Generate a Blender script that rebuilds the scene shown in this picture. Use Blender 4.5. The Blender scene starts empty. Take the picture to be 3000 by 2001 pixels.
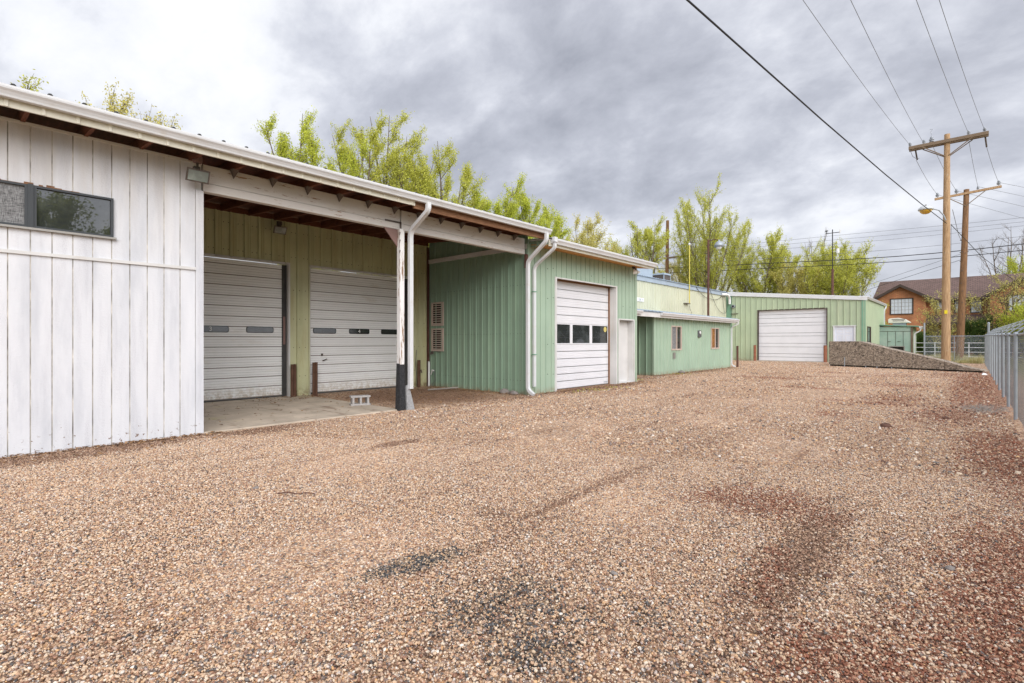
import bpy, math, random
import numpy as np
from mathutils import Vector, Matrix
R = math.radians
C = bpy.context.scene.collection
ORG = {}

# ------------------------------------------------------------------ materials
class NT:
    """tiny node-tree helper"""
    def __init__(s, tree): s.t = tree; s.n = tree.nodes; s.l = tree.links
    def node(s, typ, **kw):
        n = s.n.new(typ)
        for k, v in kw.items(): setattr(n, k, v)
        return n
    def put(s, sock, v):
        if hasattr(v, 'is_output'): s.l.new(v, sock)
        elif isinstance(v, (tuple, list)) and len(v) == 3 and sock.type == 'RGBA': sock.default_value = (*v, 1)
        else: sock.default_value = v
    def math(s, op, a, b=0.0, c=0.0, clamp=False):
        n = s.node('ShaderNodeMath', operation=op, use_clamp=clamp)
        for i, v in enumerate((a, b, c)): s.put(n.inputs[i], v)
        return n.outputs[0]
    def mix(s, f, a, b, mode='MIX'):
        n = s.node('ShaderNodeMix', data_type='RGBA', blend_type=mode)
        s.put(n.inputs[0], f); s.put(n.inputs[6], a); s.put(n.inputs[7], b)
        return n.outputs[2]
    def noise(s, vec, scale, detail=4, rough=.55, w=None, dist=0):
        n = s.node('ShaderNodeTexNoise')
        s.l.new(vec, n.inputs['Vector']); n.inputs['Scale'].default_value = scale
        n.inputs['Detail'].default_value = detail; n.inputs['Roughness'].default_value = rough
        n.inputs['Distortion'].default_value = dist
        return n.outputs['Fac']
    def ramp(s, f, stops, interp='LINEAR'):
        n = s.node('ShaderNodeValToRGB'); s.l.new(f, n.inputs[0]); cr = n.color_ramp
        cr.interpolation = interp
        while len(cr.elements) < len(stops): cr.elements.new(.5)
        for e, (p, c) in zip(cr.elements, stops):
            e.position = p; e.color = (*c, 1) if len(c) == 3 else c
        return n.outputs[0]
    def smooth(s, v, a, b):
        n = s.node('ShaderNodeMapRange', interpolation_type='SMOOTHSTEP')
        s.put(n.inputs[0], v); n.inputs[1].default_value = a; n.inputs[2].default_value = b
        return n.outputs[0]
    def mapping(s, vec, scale=(1, 1, 1), loc=(0, 0, 0), rot=(0, 0, 0), typ='POINT'):
        n = s.node('ShaderNodeMapping', vector_type=typ)
        s.l.new(vec, n.inputs[0]); n.inputs['Location'].default_value = loc
        n.inputs['Rotation'].default_value = rot; n.inputs['Scale'].default_value = scale
        return n.outputs[0]
    def bump(s, h, strength=.3, dist=.01):
        n = s.node('ShaderNodeBump'); s.l.new(h, n.inputs['Height'])
        n.inputs['Strength'].default_value = strength; n.inputs['Distance'].default_value = dist
        return n.outputs[0]

def newmat(name):
    m = bpy.data.materials.new(name); m.use_nodes = True
    nt = NT(m.node_tree); b = m.node_tree.nodes['Principled BSDF']
    return m, nt, b

def surf(name, col, rough=.6, metal=0., var=.12, vs=2., stain=None, stain_amt=.4, stain_s=(3, 3, .5), stain_lo=.5,
         chips=None, chip_lo=.66, chip_s=14, bump=0., bump_s=60, bstretch=(1, 1, 1), spec=.3, low=None, low_z=(.0, .5)):
    """painted / weathered surface: value variation, streaky stains, flaked chips, a mud-splashed foot"""
    m, nt, b = newmat(name)
    g = nt.node('ShaderNodeNewGeometry'); pos = g.outputs['Position']
    n1 = nt.noise(pos, vs, 5)
    v = nt.ramp(n1, [(.25, (1 - var,) * 3), (.75, (1 + var * .5,) * 3)])
    c = nt.mix(1., col, v, 'MULTIPLY')
    if stain:
        f = nt.smooth(nt.noise(nt.mapping(pos, stain_s), 1., 5, .65), stain_lo, stain_lo + .25)
        c = nt.mix(nt.math('MULTIPLY', f, stain_amt), c, stain)
    if low:
        z = nt.node('ShaderNodeSeparateXYZ'); nt.l.new(pos, z.inputs[0])
        f = nt.math('MULTIPLY', nt.smooth(z.outputs[2], low_z[1], low_z[0]), nt.smooth(nt.noise(pos, 9, 5, .7), .35, .65))
        c = nt.mix(f, c, low)
    if chips:
        f = nt.smooth(nt.noise(nt.mapping(pos, bstretch), chip_s, 6, .7), chip_lo, chip_lo + .03)
        c = nt.mix(f, c, chips)
    nt.l.new(c, b.inputs['Base Color'])
    b.inputs['Roughness'].default_value = rough; b.inputs['Metallic'].default_value = metal
    b.inputs['Specular IOR Level'].default_value = spec
    if bump:
        nt.l.new(nt.bump(nt.noise(nt.mapping(pos, bstretch), bump_s, 4, .6), bump, .004), b.inputs['Normal'])
    return m

M = {}
def white_siding():
    m, nt, b = newmat('white_board_paint')
    pos = nt.node('ShaderNodeNewGeometry').outputs['Position']
    sp = nt.node('ShaderNodeSeparateXYZ'); nt.l.new(pos, sp.inputs[0]); z = sp.outputs[2]
    c = nt.ramp(nt.noise(nt.mapping(pos, (2.5, 2.5, .5)), 1.3, 5, .6), [(.25, (.51, .52, .55)), (.5, (.645, .65, .672)), (.75, (.7, .7, .715))])
    warm = nt.math('MULTIPLY', nt.smooth(z, 2.2, 3.9), nt.smooth(nt.noise(nt.mapping(pos, (3, 3, .4)), 1.5, 4), .3, .7))
    c = nt.mix(nt.math('MULTIPLY', warm, .55), c, (.55, .5, .44))
    grey = nt.math('MULTIPLY', nt.smooth(nt.noise(nt.mapping(pos, (5, 5, .45)), 1.4, 5, .6), .46, .66), nt.smooth(nt.noise(pos, 140, 2), .45, .6))
    c = nt.mix(nt.math('MULTIPLY', grey, .55), c, (.38, .37, .4))
    # flakes: a few on the field, many at the foot
    foot = nt.smooth(z, .55, .0)
    thr = nt.math('SUBTRACT', .735, nt.math('MULTIPLY', foot, .125))
    f = nt.smooth(nt.math('SUBTRACT', nt.noise(pos, 17, 6, .68), thr), 0., .015)
    c = nt.mix(f, c, (.17, .1, .06))
    f2 = nt.smooth(nt.noise(pos, 75, 3, .6), .72, .75)
    c = nt.mix(nt.math('MULTIPLY', f2, .7), c, (.2, .18, .17))
    nt.l.new(c, b.inputs['Base Color']); b.inputs['Roughness'].default_value = .7
    b.inputs['Specular IOR Level'].default_value = .2
    h = nt.noise(nt.mapping(pos, (1, 30, 55)), 1., 4, .6)
    nt.l.new(nt.bump(h, .55, .006), b.inputs['Normal'])
    return m
def wood(name, c1, c2, scale=(1, 14, 14), rough=.8, paint=None, paint_lo=.5, speck=None):
    m, nt, b = newmat(name)
    pos = nt.node('ShaderNodeNewGeometry').outputs['Position']
    n = nt.noise(nt.mapping(pos, scale), 3., 6, .65, dist=.6)
    c = nt.ramp(n, [(.3, c1), (.7, c2)])
    if paint:
        p = nt.noise(nt.mapping(pos, tuple(.35 * v for v in scale)), 4., 7, .72)
        c = nt.mix(nt.smooth(p, paint_lo, paint_lo + .04), c, paint)
    if speck:
        c = nt.mix(nt.smooth(nt.noise(pos, 6, 5, .7), .58, .7), c, speck)
    nt.l.new(c, b.inputs['Base Color']); b.inputs['Roughness'].default_value = rough
    b.inputs['Specular IOR Level'].default_value = .2
    nt.l.new(nt.bump(n, .5, .006), b.inputs['Normal'])
    return m
def osb(name, cols, s=1.):
    m, nt, b = newmat(name)
    pos = nt.node('ShaderNodeNewGeometry').outputs['Position']
    warp = nt.node('ShaderNodeTexNoise'); nt.l.new(pos, warp.inputs['Vector']); warp.inputs['Scale'].default_value = 9 * s
    pv = nt.node('ShaderNodeVectorMath', operation='MULTIPLY_ADD'); nt.l.new(warp.outputs['Color'], pv.inputs[0])
    pv.inputs[1].default_value = (.22 / s,) * 3; nt.l.new(pos, pv.inputs[2])
    v = nt.node('ShaderNodeTexVoronoi'); v.inputs['Scale'].default_value = 17 * s
    nt.l.new(nt.mapping(pv.outputs[0], (1, 1, 1.9)), v.inputs['Vector'])
    sx = nt.node('ShaderNodeSeparateColor'); nt.l.new(v.outputs['Color'], sx.inputs[0])
    n = len(cols)
    c = nt.ramp(sx.outputs[0], [(i / (n - 1), k) for i, k in enumerate(cols)])
    c = nt.mix(.5, c, nt.ramp(nt.noise(pos, 60 * s, 3), [(.35, (.5,) * 3), (.65, (1.3,) * 3)]), 'MULTIPLY')
    nt.l.new(c, b.inputs['Base Color']); b.inputs['Roughness'].default_value = .85
    nt.l.new(nt.bump(sx.outputs[0], .5, .006), b.inputs['Normal'])
    return m
def glass(name, col=(.012, .013, .013), rough=.03):
    m, nt, b = newmat(name)
    pos = nt.node('ShaderNodeNewGeometry').outputs['Position']
    c = nt.mix(nt.smooth(nt.noise(pos, 3, 5, .6), .45, .8), col, tuple(min(1, v * 2.2 + .01) for v in col))
    nt.l.new(c, b.inputs['Base Color']); b.inputs['Roughness'].default_value = rough
    b.inputs['Specular IOR Level'].default_value = .9
    return m
def screen_mat():
    m, nt, b = newmat('insect_screen')
    pos = nt.node('ShaderNodeNewGeometry').outputs['Position']
    a = nt.noise(nt.mapping(pos, (1, 20, 190)), 1., 3); d = nt.noise(nt.mapping(pos, (1, 190, 20)), 1., 3)
    f = nt.math('MULTIPLY', nt.math('ADD', a, d), .5)
    nt.l.new(nt.ramp(f, [(.38, (.05, .05, .05)), (.62, (.3, .3, .3))]), b.inputs['Base Color'])
    b.inputs['Roughness'].default_value = .8
    return m
def brick_mat(name, c1, c2, mortar, axis='x'):
    m, nt, b = newmat(name)
    pos = nt.node('ShaderNodeNewGeometry').outputs['Position']
    sp = nt.node('ShaderNodeSeparateXYZ'); nt.l.new(pos, sp.inputs[0])
    cb = nt.node('ShaderNodeCombineXYZ')
    nt.l.new(nt.math('ADD', sp.outputs[0], sp.outputs[1]), cb.inputs[0]); nt.l.new(sp.outputs[2], cb.inputs[1])
    t = nt.node('ShaderNodeTexBrick'); nt.l.new(cb.outputs[0], t.inputs['Vector'])
    t.inputs['Color1'].default_value = (*c1, 1); t.inputs['Color2'].default_value = (*c2, 1); t.inputs['Mortar'].default_value = (*mortar, 1)
    t.inputs['Scale'].default_value = 1.; t.inputs['Brick Width'].default_value = .3; t.inputs['Row Height'].default_value = .1
    t.inputs['Mortar Size'].default_value = .012
    c = nt.mix(1., t.outputs['Color'], nt.ramp(nt.noise(pos, 1.2, 4), [(.3, (.75,) * 3), (.7, (1.15,) * 3)]), 'MULTIPLY')
    nt.l.new(c, b.inputs['Base Color']); b.inputs['Roughness'].default_value = .85
    return m
def shingle_mat():
    m, nt, b = newmat('brown_shingles')
    pos = nt.node('ShaderNodeNewGeometry').outputs['Position']
    t = nt.node('ShaderNodeTexBrick'); nt.l.new(pos, t.inputs['Vector'])
    t.inputs['Color1'].default_value = (.12, .075, .062, 1); t.inputs['Color2'].default_value = (.17, .105, .09, 1); t.inputs['Mortar'].default_value = (.05, .035, .03, 1)
    t.inputs['Scale'].default_value = 1.; t.inputs['Brick Width'].default_value = .32; t.inputs['Row Height'].default_value = .2; t.inputs['Mortar Size'].default_value = .018
    nt.l.new(nt.mix(.6, t.outputs['Color'], nt.ramp(nt.noise(pos, 30, 3), [(.3, (.6,) * 3), (.7, (1.4,) * 3)]), 'MULTIPLY'), b.inputs['Base Color'])
    b.inputs['Roughness'].default_value = .9
    return m
def leaf_mat(name, c1, c2, trans=.35):
    m, nt, b = newmat(name)
    g = nt.node('ShaderNodeNewGeometry')
    c = nt.ramp(g.outputs['Random Per Island'], [(0, c1), (.6, c2), (1, tuple(min(1, v * 1.25) for v in c2))])
    nt.l.new(c, b.inputs['Base Color']); b.inputs['Roughness'].default_value = .55; b.inputs['Specular IOR Level'].default_value = .2
    tr = nt.node('ShaderNodeBsdfTranslucent'); nt.l.new(c, tr.inputs[0])
    mx = nt.node('ShaderNodeMixShader'); mx.inputs[0].default_value = trans
    nt.l.new(b.outputs[0], mx.inputs[1]); nt.l.new(tr.outputs[0], mx.inputs[2])
    nt.l.new(mx.outputs[0], nt.n['Material Output'].inputs[0])
    return m

# --- gravel: patches in world coordinates shared by the ground sheet and the loose pebbles
def patch_nodes(nt, pos):
    def blobs(lst):
        out = None
        for (x, y, rx, ry, rot, amt) in lst:
            v = nt.mapping(pos, (rx, ry, 50), (x, y, 0), (0, 0, R(rot)), 'TEXTURE')
            gr = nt.node('ShaderNodeTexGradient', gradient_type='SPHERICAL'); nt.l.new(v, gr.inputs[0])
            f = nt.math('MULTIPLY', gr.outputs['Fac'], amt)
            out = f if out is None else nt.math('MAXIMUM', out, f)
        return out
    n = nt.noise(pos, 2.2, 6, .68)
    nf = nt.noise(pos, 9., 4, .6)
    nn = nt.math('ADD', nt.math('MULTIPLY', nt.math('SUBTRACT', n, .5), 1.7), nt.math('MULTIPLY', nt.math('SUBTRACT', nf, .5), .9))
    red = blobs([(-1.35, 4.6, 1., .8, 20, 1.1), (.35, 8.5, .9, 4., 0, 1.25), (.35, 3.6, .95, 3.2, 0, 1.3), (-.2, 2.4, .9, .9, 0, 1.2), (-5.7, 20.7, 2.2, 1.3, 0, 1.), (-4.2, 22.8, 3., .8, 10, .8),
                 (-1.6, 19.7, 1.6, 2.2, 0, .9), (-.3, 12.5, 1.3, 4, 0, .95), (-1.9, 11.1, .9, 1.3, 20, .75), (-.2, 27, 2., 5, 0, .9), (-1., 9.8, .9, .6, 0, .5), (-.9, 3.3, .3, 1.2, 10, .7), (-3.5, 34.5, 9, 1.4, -20, .9), (.15, 22, 1.0, 15, 0, 1.7), (-3.6, 17, 2., .7, -8, .9), (-1.6, 13.8, 2.2, .8, 0, .9), (-4.5, 26, 3, 1.2, 5, .8), (-.2, 31, 2.5, 2, 0, 1.1), (-1.3, 15, 1.6, 3.5, 0, .75), (-2.6, 25, 2.4, 4, 0, .6)])
    dark = blobs([(-2.52, 1.95, .17, .6, -12, 1.5), (-1.7, 1.9, .85, .6, 0, .8), (-1.85, 2.15, .45, .4, 0, .75), (-1.45, 1.75, .5, .4, 0, .85), (-1.2, 2.35, .5, .35, 0, .55)])
    dirt = blobs([(-.82, 3.7, .34, 2.2, 2, 1.0), (-2.6, 4.2, .2, 2.6, 1, .8), (-2.57, 3.5, .1, 1.3, 1, 1.), (-2.8, 2.9, .5, .25, 0, .7), (-5.68, 4.06, .17, .46, 0, 3.), (-8.2, .8, .8, 3., 2, 1.5), (-8.1, 3.3, .6, 1.6, 6, .9), (-10.4, 8.2, 2.6, 2.4, 0, 1.7),
                  (-8.3, 9., .8, 1.6, -20, .8), (-8.3, 12.7, .8, 4.5, 0, 1.3), (-9.3, 22.5, .8, 6, 0, 1.3), (-9.6, 17, 1.6, 2.2, 0, .8), (-9.5, 37, 4.5, 1.2, 0, .6), (-4.9, 5.1, .8, .12, 50, .6), (-1.5, 6.8, .15, 2.2, 3, .6), (-3.7, 8.5, .16, 3.5, 3, .45)])
    f = lambda bl, a, k: nt.smooth(nt.math('ADD', bl, nt.math('MULTIPLY', nn, k)), a, a + .75)
    ruts = nt.smooth(nt.noise(nt.mapping(pos, (2.6, .2, 1)), 1., 4, .55), .5, .72)
    ruts = nt.math('MULTIPLY', ruts, nt.smooth(nf, .3, .6))
    return f(red, .2, .65), f(dark, .2, .7), nt.math('MAXIMUM', f(dirt, .12, .5), nt.math('MULTIPLY', ruts, .6)), n

PEB = [(0, (0.081, 0.076, 0.074)), (0.08, (0.225, 0.195, 0.177)), (0.16, (0.296, 0.154, 0.101)), (0.27, (0.459, 0.272, 0.173)), (0.43, (0.56, 0.374, 0.238)), (0.6, (0.643, 0.471, 0.325)), (0.75, (0.724, 0.605, 0.472)), (0.85, (0.632, 0.368, 0.168)), (0.91, (0.398, 0.297, 0.263)), (1.0, (0.816, 0.748, 0.649))]
PRED = [(0, (.1, .065, .055)), (.2, (.2, .085, .052)), (.48, (.29, .115, .068)), (.68, (.37, .18, .11)), (.84, (.5, .33, .22)), (1, (.62, .5, .38))]
PDARK = [(0, (.04, .04, .04)), (.35, (.075, .075, .078)), (.6, (.16, .155, .15)), (.74, (.42, .28, .17)), (1, (.6, .46, .32))]
PDIRT = [(0, (.1, .06, .042)), (.35, (.2, .115, .075)), (.65, (.32, .19, .125)), (1, (.52, .36, .25))]
def gravel_colour(nt, rnd, rnd2, pos):
    """each stone is tan, dirt-brown, red cinder or near black; the patches set how likely each is"""
    red, dark, dirt, n = patch_nodes(nt, pos)
    pick = lambda mask, r, k: nt.smooth(nt.math('SUBTRACT', nt.math('MULTIPLY', mask, k), r), -.06, .06)
    r3 = nt.math('FRACT', nt.math('MULTIPLY', rnd2, 7.31)); r4 = nt.math('FRACT', nt.math('MULTIPLY', rnd2, 13.77))
    c = nt.ramp(rnd, PEB)
    c = nt.mix(pick(dirt, rnd2, .9), c, nt.ramp(rnd, PDIRT))
    c = nt.mix(pick(red, r3, .86), c, nt.ramp(rnd, PRED))
    c = nt.mix(pick(dark, r4, .85), c, nt.ramp(rnd, PDARK))
    return c, red
def ground_mat():
    m, nt, b = newmat('gravel_ground')
    pos = nt.node('ShaderNodeNewGeometry').outputs['Position']
    def vor(scale):
        v = nt.node('ShaderNodeTexVoronoi'); v.inputs['Scale'].default_value = scale; nt.l.new(nt.mapping(pos, (1, 1, 0)), v.inputs['Vector'])
        sc = nt.node('ShaderNodeSeparateColor'); nt.l.new(v.outputs['Color'], sc.inputs[0])
        return sc.outputs[0], v.outputs['Distance'], sc.outputs[1]
    ra, da, sa = vor(62); rb, db, sb = vor(36)
    pick = nt.smooth(nt.noise(pos, 26, 2), .5, .54)
    rnd = nt.mix(pick, ra, rb)
    c, red = gravel_colour(nt, rnd, nt.mix(pick, sa, sb), pos)
    dd = nt.mix(pick, da, db)
    gap = nt.smooth(dd, .5, .78)
    c = nt.mix(nt.math('MULTIPLY', gap, .72), c, nt.mix(red, (.26, .17, .11), (.16, .07, .045)))
    c = nt.mix(1., c, nt.ramp(nt.noise(nt.mapping(pos, (1, .8, 1)), 13, 7, .78), [(.34, (.55, .48, .44)), (.46, (1., .98, .97)), (.66, (1.4, 1.38, 1.36))]), 'MULTIPLY')
    c = nt.mix(1., c, nt.ramp(nt.noise(pos, .7, 5, .65), [(.3, (.84, .8, .77)), (.7, (1.12, 1.1, 1.08))]), 'MULTIPLY')
    # the grassy lot past the end fence, bare soil further out
    sp = nt.node('ShaderNodeSeparateXYZ'); nt.l.new(pos, sp.inputs[0])
    wob = nt.math('MULTIPLY', nt.math('SUBTRACT', nt.noise(pos, .8, 4), .5), 2.5)
    far = nt.smooth(nt.math('ADD', sp.outputs[1], wob), 43.2, 44.6)
    wide = nt.math('MAXIMUM', nt.smooth(sp.outputs[0], 1.0, 1.8), nt.smooth(sp.outputs[0], -22, -25))
    g = nt.ramp(nt.noise(pos, 14, 5, .7), [(.3, (.11, .12, .035)), (.5, (.3, .27, .1)), (.7, (.42, .36, .2))])
    c = nt.mix(nt.math('MAXIMUM', far, wide), c, g)
    nt.l.new(c, b.inputs['Base Color']); b.inputs['Roughness'].default_value = .88; b.inputs['Specular IOR Level'].default_value = .2
    nt.l.new(nt.bump(nt.math('MULTIPLY', dd, -1.), .9, .02), b.inputs['Normal'])
    return m
def pebble_mat():
    m, nt, b = newmat('gravel_pebbles')
    oi = nt.node('ShaderNodeObjectInfo'); g = nt.node('ShaderNodeNewGeometry')
    c, red = gravel_colour(nt, oi.outputs['Random'], nt.math('FRACT', nt.math('MULTIPLY', oi.outputs['Random'], 91.7)), g.outputs['Position'])
    c = nt.mix(1., c, nt.ramp(nt.noise(g.outputs['Position'], 90, 3), [(.3, (.8,) * 3), (.7, (1.15,) * 3)]), 'MULTIPLY')
    nt.l.new(c, b.inputs['Base Color']); b.inputs['Roughness'].default_value = .72; b.inputs['Specular IOR Level'].default_value = .25
    return m
def concrete_mat():
    m, nt, b = newmat('stained_concrete')
    pos = nt.node('ShaderNodeNewGeometry').outputs['Position']
    c = nt.ramp(nt.noise(pos, 2.2, 6, .6), [(.3, (.4, .33, .255)), (.7, (.6, .5, .39))])
    c = nt.mix(nt.math('MULTIPLY', nt.smooth(nt.noise(nt.mapping(pos, (.6, 2.2, 1)), 1.5, 6, .7), .54, .68), .8), c, (.2, .125, .08))
    c = nt.mix(nt.math('MULTIPLY', nt.smooth(nt.noise(pos, 1.1, 4), .62, .75), .35), c, (.42, .4, .12))
    c = nt.mix(nt.smooth(nt.noise(pos, 26, 5, .7), .66, .7), c, (.12, .075, .05))
    nt.l.new(c, b.inputs['Base Color']); b.inputs['Roughness'].default_value = .85
    nt.l.new(nt.bump(nt.noise(pos, 120, 3), .25, .003), b.inputs['Normal'])
    return m
def block_mat():
    return surf('grey_cinder_block', (.42, .4, .385), .9, var=.25, vs=40, bump=.6, bump_s=160)

M['siding'] = white_siding()
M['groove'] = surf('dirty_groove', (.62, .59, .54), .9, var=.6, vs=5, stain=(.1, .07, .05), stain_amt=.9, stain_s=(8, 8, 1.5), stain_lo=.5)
M['trim'] = surf('white_trim', (.63, .62, .6), .6, stain=(.5, .42, .33), stain_amt=.35, chips=(.22, .14, .09), chip_lo=.7)
M['beam'] = wood('weathered_white_beam', (.22, .12, .07), (.34, .21, .13), (20, 2, 20), paint=(.62, .59, .555), paint_lo=.36)
M['cream'] = surf('cream_metal', (.70, .67, .56), .45, var=.08, stain=(.5, .42, .28), stain_amt=.25)
M['gutter'] = surf('white_gutter', (.65, .655, .66), .35, var=.07, stain=(.5, .42, .3), stain_amt=.3, stain_s=(2, 3, 6), spec=.5)
M['roofm'] = surf('pale_roof_metal', (.7, .71, .7), .4, var=.1, spec=.5)
M['rafter'] = wood('red_brown_rafter', (.085, .03, .018), (.2, .075, .04), (2, 18, 18), speck=(.045, .02, .015))
M['deck'] = wood('dark_roof_deck', (.05, .018, .012), (.15, .05, .028), (2, 9, 9), speck=(.02, .012, .01))
M['fascia'] = wood('brown_fascia', (.16, .075, .04), (.33, .18, .1), (20, 2, 20))
M['olive'] = surf('pale_sage_metal', (.56, .56, .34), .5, var=.16, vs=1.5, stain=(.4, .33, .15), stain_amt=.5, stain_s=(4, 4, .5), stain_lo=.45, chips=(.09, .075, .04), chip_lo=.72, chip_s=22, low=(.2, .14, .08), low_z=(0, .3))
M['green'] = surf('green_metal', (.25, .35, .255), .45, var=.1, vs=1.2, stain=(.33, .42, .29), stain_amt=.4, stain_s=(3, 3, .4), low=(.24, .19, .12), low_z=(-.02, .16), chips=(.1, .12, .09), chip_lo=.76, chip_s=30)
M['green2'] = surf('light_green_metal', (.34, .445, .335), .45, var=.1, vs=1.2, stain=(.42, .5, .36), stain_amt=.4, stain_s=(3, 3, .4), low=(.3, .24, .16), low_z=(-.02, .2))
M['green3'] = surf('sage_green_metal', (.41, .485, .33), .45, var=.1, vs=1., stain=(.5, .53, .38), stain_amt=.5, stain_s=(2, 2, .3), low=(.3, .24, .16), low_z=(-.02, .3))
M['greentrim'] = surf('dark_green_trim', (.2, .36, .25), .45)
M['creamw'] = surf('pale_cream_metal', (.55, .56, .43), .5, var=.08, vs=1., stain=(.5, .5, .32), stain_amt=.45, stain_s=(3, 3, .3))
M['bluegrey'] = surf('blue_grey_metal', (.36, .43, .5), .4, var=.12, spec=.5)
M['door'] = surf('white_roll_door', (.84, .84, .825), .45, var=.07, vs=1.2, stain=(.55, .44, .3), stain_amt=.4, stain_s=(2, 1.2, 5), stain_lo=.56, chips=(.35, .22, .12), chip_lo=.75, chip_s=24, low=(.5, .42, .32), low_z=(0, .45))
M['doorrust'] = surf('rusty_door_joint', (.2, .135, .085), .9, var=.5, vs=8)
M['doorline'] = surf('grey_door_crease', (.36, .35, .34), .8, var=.2)
M['door2'] = surf('clean_white_door', (.73, .73, .75), .4, var=.05)
M['rubber'] = surf('dark_grey_seal', (.06, .058, .055), .7, var=.3, vs=6)
M['black'] = surf('black_plastic', (.02, .02, .02), .4)
M['glass'] = glass('dark_glass')
M['glass2'] = glass('reflecting_glass', (.03, .034, .034), .015)
M['slot'] = glass('smoked_slot_glass', (.025, .027, .026), .12)
M['screen'] = screen_mat()
M['alum'] = surf('dull_aluminium', (.36, .34, .31), .45, .6, var=.15)
M['bframe'] = surf('black_window_frame', (.055, .06, .065), .4)
M['rust'] = surf('rusty_steel', (.135, .07, .045), .85, var=.4, vs=6, stain=(.05, .03, .025), stain_amt=.7, stain_s=(6, 6, 2), chips=(.5, .46, .42), chip_lo=.68, chip_s=12, bstretch=(1, 1, .4))
M['rust2'] = surf('brown_steel', (.12, .055, .04), .75, var=.3, vs=5)
M['rusto'] = surf('orange_rust_steel', (.3, .12, .07), .85, var=.3, vs=5)
M['osbo'] = osb('orange_osb', [(.5, .2, .05), (.7, .34, .1), (.58, .26, .07), (.8, .45, .17)], 1.6)
M['osbg'] = osb('weathered_osb', [(.07, .055, .042), (.36, .285, .215), (.14, .11, .085), (.52, .43, .34), (.27, .21, .16)], .8)
M['peel'] = wood('peeling_post', (.2, .12, .075), (.36, .23, .14), (18, 18, 1.2), paint=(.76, .74, .72), paint_lo=.42)
M['wrap'] = surf('black_shingle_felt', (.035, .035, .037), .95, var=.5, vs=20, chips=(.3, .3, .3), chip_lo=.62, chip_s=110, bump=.5, bump_s=150)
M['wrapg'] = surf('grey_shingle_felt', (.36, .36, .36), .95, var=.4, vs=30, bump=.5, bump_s=150)
M['pink'] = surf('faded_pink_ply', (.24, .15, .13), .85, var=.2)
M['galv'] = surf('galvanised_steel', (.34, .37, .4), .45, .35, var=.15, vs=8, spec=.5)
M['mesh'] = surf('chain_link_wire', (.2, .21, .22), .5, .3, var=.2)
M['galvd'] = surf('weathered_bracket', (.13, .105, .09), .7, .2, var=.4, vs=20)
M['vent'] = surf('tan_vent_paint', (.52, .42, .35), .7, var=.2)
M['ventd'] = surf('dark_vent_gap', (.03, .022, .018), .9)
M['pvc'] = surf('white_pvc', (.74, .74, .72), .4, var=.08)
M['pole'] = wood('new_pole_wood', (.22, .12, .055), (.56, .38, .22), (13, 13, .7), speck=(.4, .3, .2))
M['pole2'] = wood('old_pole_wood', (.1, .052, .026), (.31, .17, .085), (11, 11, .6), speck=(.2, .12, .07))
M['arm'] = wood('grey_arm_wood', (.13, .09, .06), (.26, .19, .13), (1.5, 14, 14))
M['wire'] = surf('black_cable', (.025, .025, .027), .6)
M['wireg'] = surf('grey_wire', (.16, .16, .17), .5)
M['insul'] = surf('grey_porcelain', (.3, .32, .35), .25, spec=.6)
M['lampg'] = surf('pale_lamp_housing', (.55, .57, .58), .4)
M['amber'] = glass('amber_lens', (.5, .28, .03), .15)
M['lens'] = glass('floodlight_lens', (.17, .2, .18), .08)
M['bark'] = surf('tree_bark', (.16, .125, .095), .9, var=.35, vs=5)
M['barkg'] = surf('grey_twig_bark', (.2, .165, .14), .9, var=.3, vs=5)
M['leafy'] = leaf_mat('yellow_green_leaf', (.36, .38, .05), (.6, .6, .12), .45)
M['leafg'] = leaf_mat('fresh_green_leaf', (.34, .39, .04), (.58, .61, .09), .45)
M['leafo'] = leaf_mat('olive_gold_leaf', (.42, .37, .09), (.66, .6, .2), .45)
M['leafd'] = leaf_mat('dark_green_leaf', (.05, .1, .025), (.12, .19, .04))
M['grass'] = leaf_mat('dry_grass_blade', (.3, .28, .09), (.52, .46, .24), .25)
M['dead'] = leaf_mat('dead_leaf', (.1, .05, .025), (.3, .17, .08), .1)
M['dry'] = surf('dry_grey_twig', (.3, .27, .24), .9)
M['brick'] = brick_mat('orange_brick', (.46, .165, .065), (.56, .23, .095), (.3, .17, .1))
M['shingle'] = shingle_mat()
M['brownwood'] = surf('dark_brown_trim', (.07, .05, .04), .8, var=.3)
M['curtain'] = surf('pale_curtain', (.62, .66, .7), .8, var=.15, vs=6)
M['ply'] = surf('weathered_teal_ply', (.34, .46, .385), .8, var=.2, vs=2, stain=(.42, .48, .42), stain_amt=.6, stain_s=(1.5, 1.5, 1), stain_lo=.45, chips=(.14, .1, .07), chip_lo=.73, chip_s=6)
M['concrete'] = concrete_mat()
M['apron'] = surf('tan_concrete', (.44, .34, .25), .9, var=.15)
M['block'] = block_mat()
M['ac'] = surf('ivory_plastic', (.72, .69, .6), .45, var=.06)
M['yellow'] = surf('yellow_paint', (.6, .5, .1), .5, var=.1)
M['sticker'] = surf('yellow_sticker', (.6, .5, .16), .5)
M['ink'] = surf('grey_print', (.3, .34, .4), .6)
M['ink2'] = surf('white_print', (.75, .75, .72), .6)
M['stone'] = surf('grey_stone', (.25, .22, .2), .9, var=.3, vs=14, bump=.5, bump_s=40)
M['redstone'] = surf('brown_clod', (.14, .075, .055), .95, var=.4, vs=14, bump=.5, bump_s=40)
M['paper'] = surf('white_litter', (.8, .8, .8), .7)
M['leopard'] = osb('rusty_patterned_curtain', [(.32, .13, .02), (.1, .04, .015), (.42, .2, .04), (.2, .07, .02)], 1.3)
M['gravel'] = ground_mat(); M['pebble'] = pebble_mat()

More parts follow.
